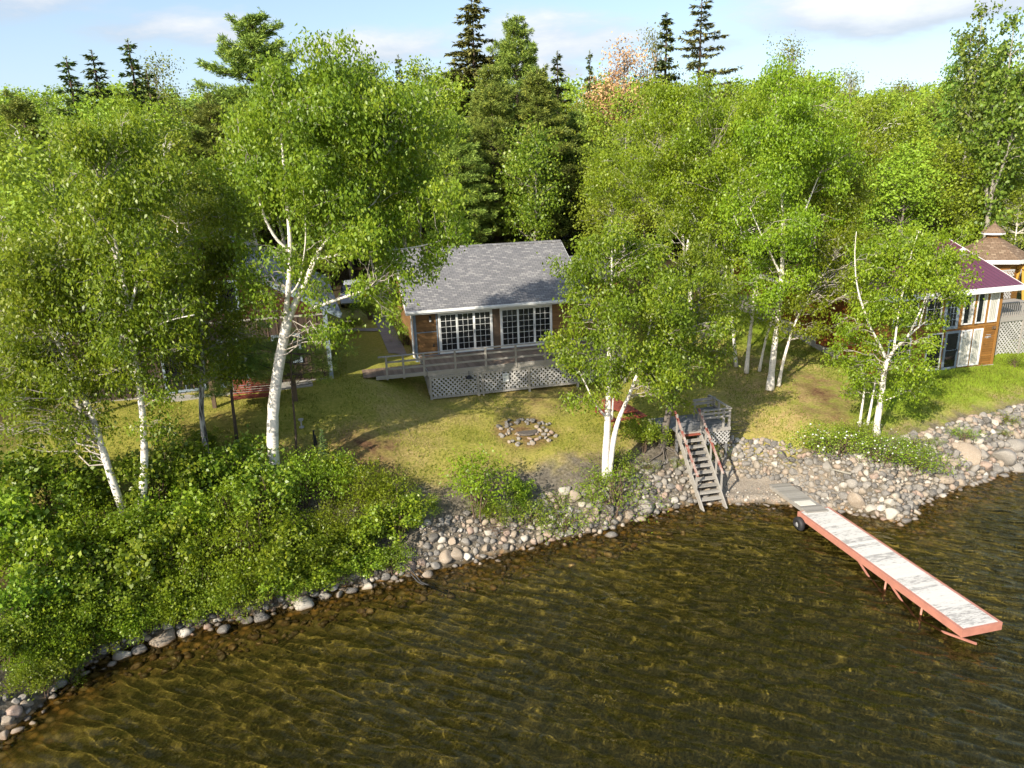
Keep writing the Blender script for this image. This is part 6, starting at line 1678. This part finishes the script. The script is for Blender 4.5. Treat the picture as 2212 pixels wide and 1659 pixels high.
    for i in range(len(A)):
        sc = Rr[i]*np.array([1, 1, 1]); ti = int(g.choice(7, p=[.13, .23, .20, .24, .07, .10, .03])) if Rr[i] < .4 else int(g.choice([2, 3, 3, 5])); zz = Z[i] + Rr[i]*.10
        rm = rot_rand(g, .35)
        if i in solo:
            o = link('boulder', solo_mesh(int(g.integers(7)), ti)); o.location = (X[i], Y[i], zz)
            o.rotation_euler = Matrix(rm.tolist()).to_euler(); o.scale = (Rr[i],)*3
            u = proj((X[i], Y[i], zz))[0]
            size = 'very large' if Rr[i] > .5 else ('large' if Rr[i] > .3 else ('middle sized' if Rr[i] > .2 else 'small'))
            where = ('on the lower left shore' if u < 600 else 'below the bank shrubs' if u < 900 else 'on the bank below the fire pit' if u < 1180 else 'on the bank below the twin birch' if u < 1420
                     else 'beside the foot of the stairs' if u < 1580 else 'behind the gravel beach' if u < 1780 else 'on the point right of the dock' if u < 2010 else 'on the shore below the bright lawn')
            wet = ' in the water' if Z[i] < -.02 else (' at the waterline' if D[i] < .3 else '')
            tag(o, f"{size} {TONES[ti][0]} stone{wet} {where}", 'stone', 'stones of the shore'); continue
        V, Fc = SHAPES2[int(g.integers(10))]
        bulkV.append((V*Rr[i]) @ rm.T + (X[i], Y[i], zz)); bulkF.append(Fc+off); off += len(V); bulkT.append(np.full(len(Fc), np.clip(TONES[ti][1]+g.normal()*.05, 0, 1)))
    for ob in COL.objects:
        if ob.name.startswith('boulder') and ob.location.z < .35: ob.cycles.is_caustics_receiver = True
    o = link('riprap_stones', np_mesh('riprap_stones', np.concatenate(bulkV), 3, STONE, np.concatenate(bulkT), True, np.concatenate(bulkF)))
    tag(o, 'countless smaller stones filling the shore bank', 'stones', kind='stuff'); o.cycles.is_caustics_receiver = True
    print('stones', len(A))
    # fire pit ring
    c = on_ground(1137, 930); k = 0
    for ring, rr, cnt, sz in ((0, 1.0, 22, .13), (1, .79, 18, .12), (2, .9, 10, .10), (3, .58, 12, .085)):
        for j in range(cnt):
            a = 6.283*(j + g.uniform(-.2, .2))/cnt + ring*.2; r = sz*g.uniform(.8, 1.2)
            x, y = c[0]+math.cos(a)*rr*1.08, c[1]+math.sin(a)*rr*.98; x += g.normal()*.12; y += g.normal()*.12; z = gz(x, y) + r*.25 + (.07 if ring == 2 else 0)
            far = math.sin(a) > .25; ti = int(g.choice([0, 0, 1] if far and math.cos(a) < .6 else [3, 4, 2, 3, 2, 1]))
            o = link('fire_ring_stone', solo_mesh(int(g.integers(7)), ti)); o.location = (x, y, z); o.rotation_euler = Matrix(rot_rand(g, .4).tolist()).to_euler(); o.scale = (r,)*3
            pos = ('back' if math.sin(a) > .4 else 'front' if math.sin(a) < -.4 else 'middle') + (' left' if math.cos(a) < -.3 else ' right' if math.cos(a) > .3 else '')
            tag(o, f"{TONES[ti][0]} stone in the {('outer row', 'inner row', 'upper layer', 'innermost row')[ring]} of the fire pit at its {pos}", 'stone', 'stones of the fire pit ring')
    ash = MB(); ash.cone((c[0], c[1], gz(c[0], c[1])-.05), .50, .45, .05, 20)
    o = ash.build('ash_bed', M['charcoal']); tag(o, 'dark ash bed inside the ring of stones', 'fire pit')
stones()
def driftwood():
    m = MB(); g = np.random.default_rng(8)
    q = on_ground(1545, 940)
    for k in range(7):
        e = on_ground(1590 + g.uniform(-10, 30), 935 + g.uniform(-20, 12)); m.tube(curve_pts(q + (0, 0, .1), e + (0, 0, .12), .05, .2, 6, g), np.linspace(.03, .008, 6), 5)
    o = m.build('fallen_branch', BK['grey'], None, True); tag(o, 'dry fallen branch lying right of the stairs', 'branch')
    m = MB(); q = on_ground(1075, 1150)
    for k in range(16):
        e = q + (g.normal()*.7, g.normal()*.45, .15+g.random()*.25); m.tube(curve_pts(q + (g.normal()*.3, g.normal()*.3, .12), e, .1, .2, 5, g), np.linspace(.012, .004, 5), 4)
    o = m.build('dry_twigs', BK['twig'], None, True); tag(o, 'heap of dry twigs on the stones below the sapling bush', 'twigs')
    q = on_ground(1838, 1033); a = on_ground(1790, 1022)
    m = MB(); m.tube([a + (0, 0, .2), q + (0, 0, .18)], .04, 7); o = m.build('driftwood', BK['pale'], None, True); tag(o, 'pale bleached log lying on the stones right of the dock', 'log')
driftwood()
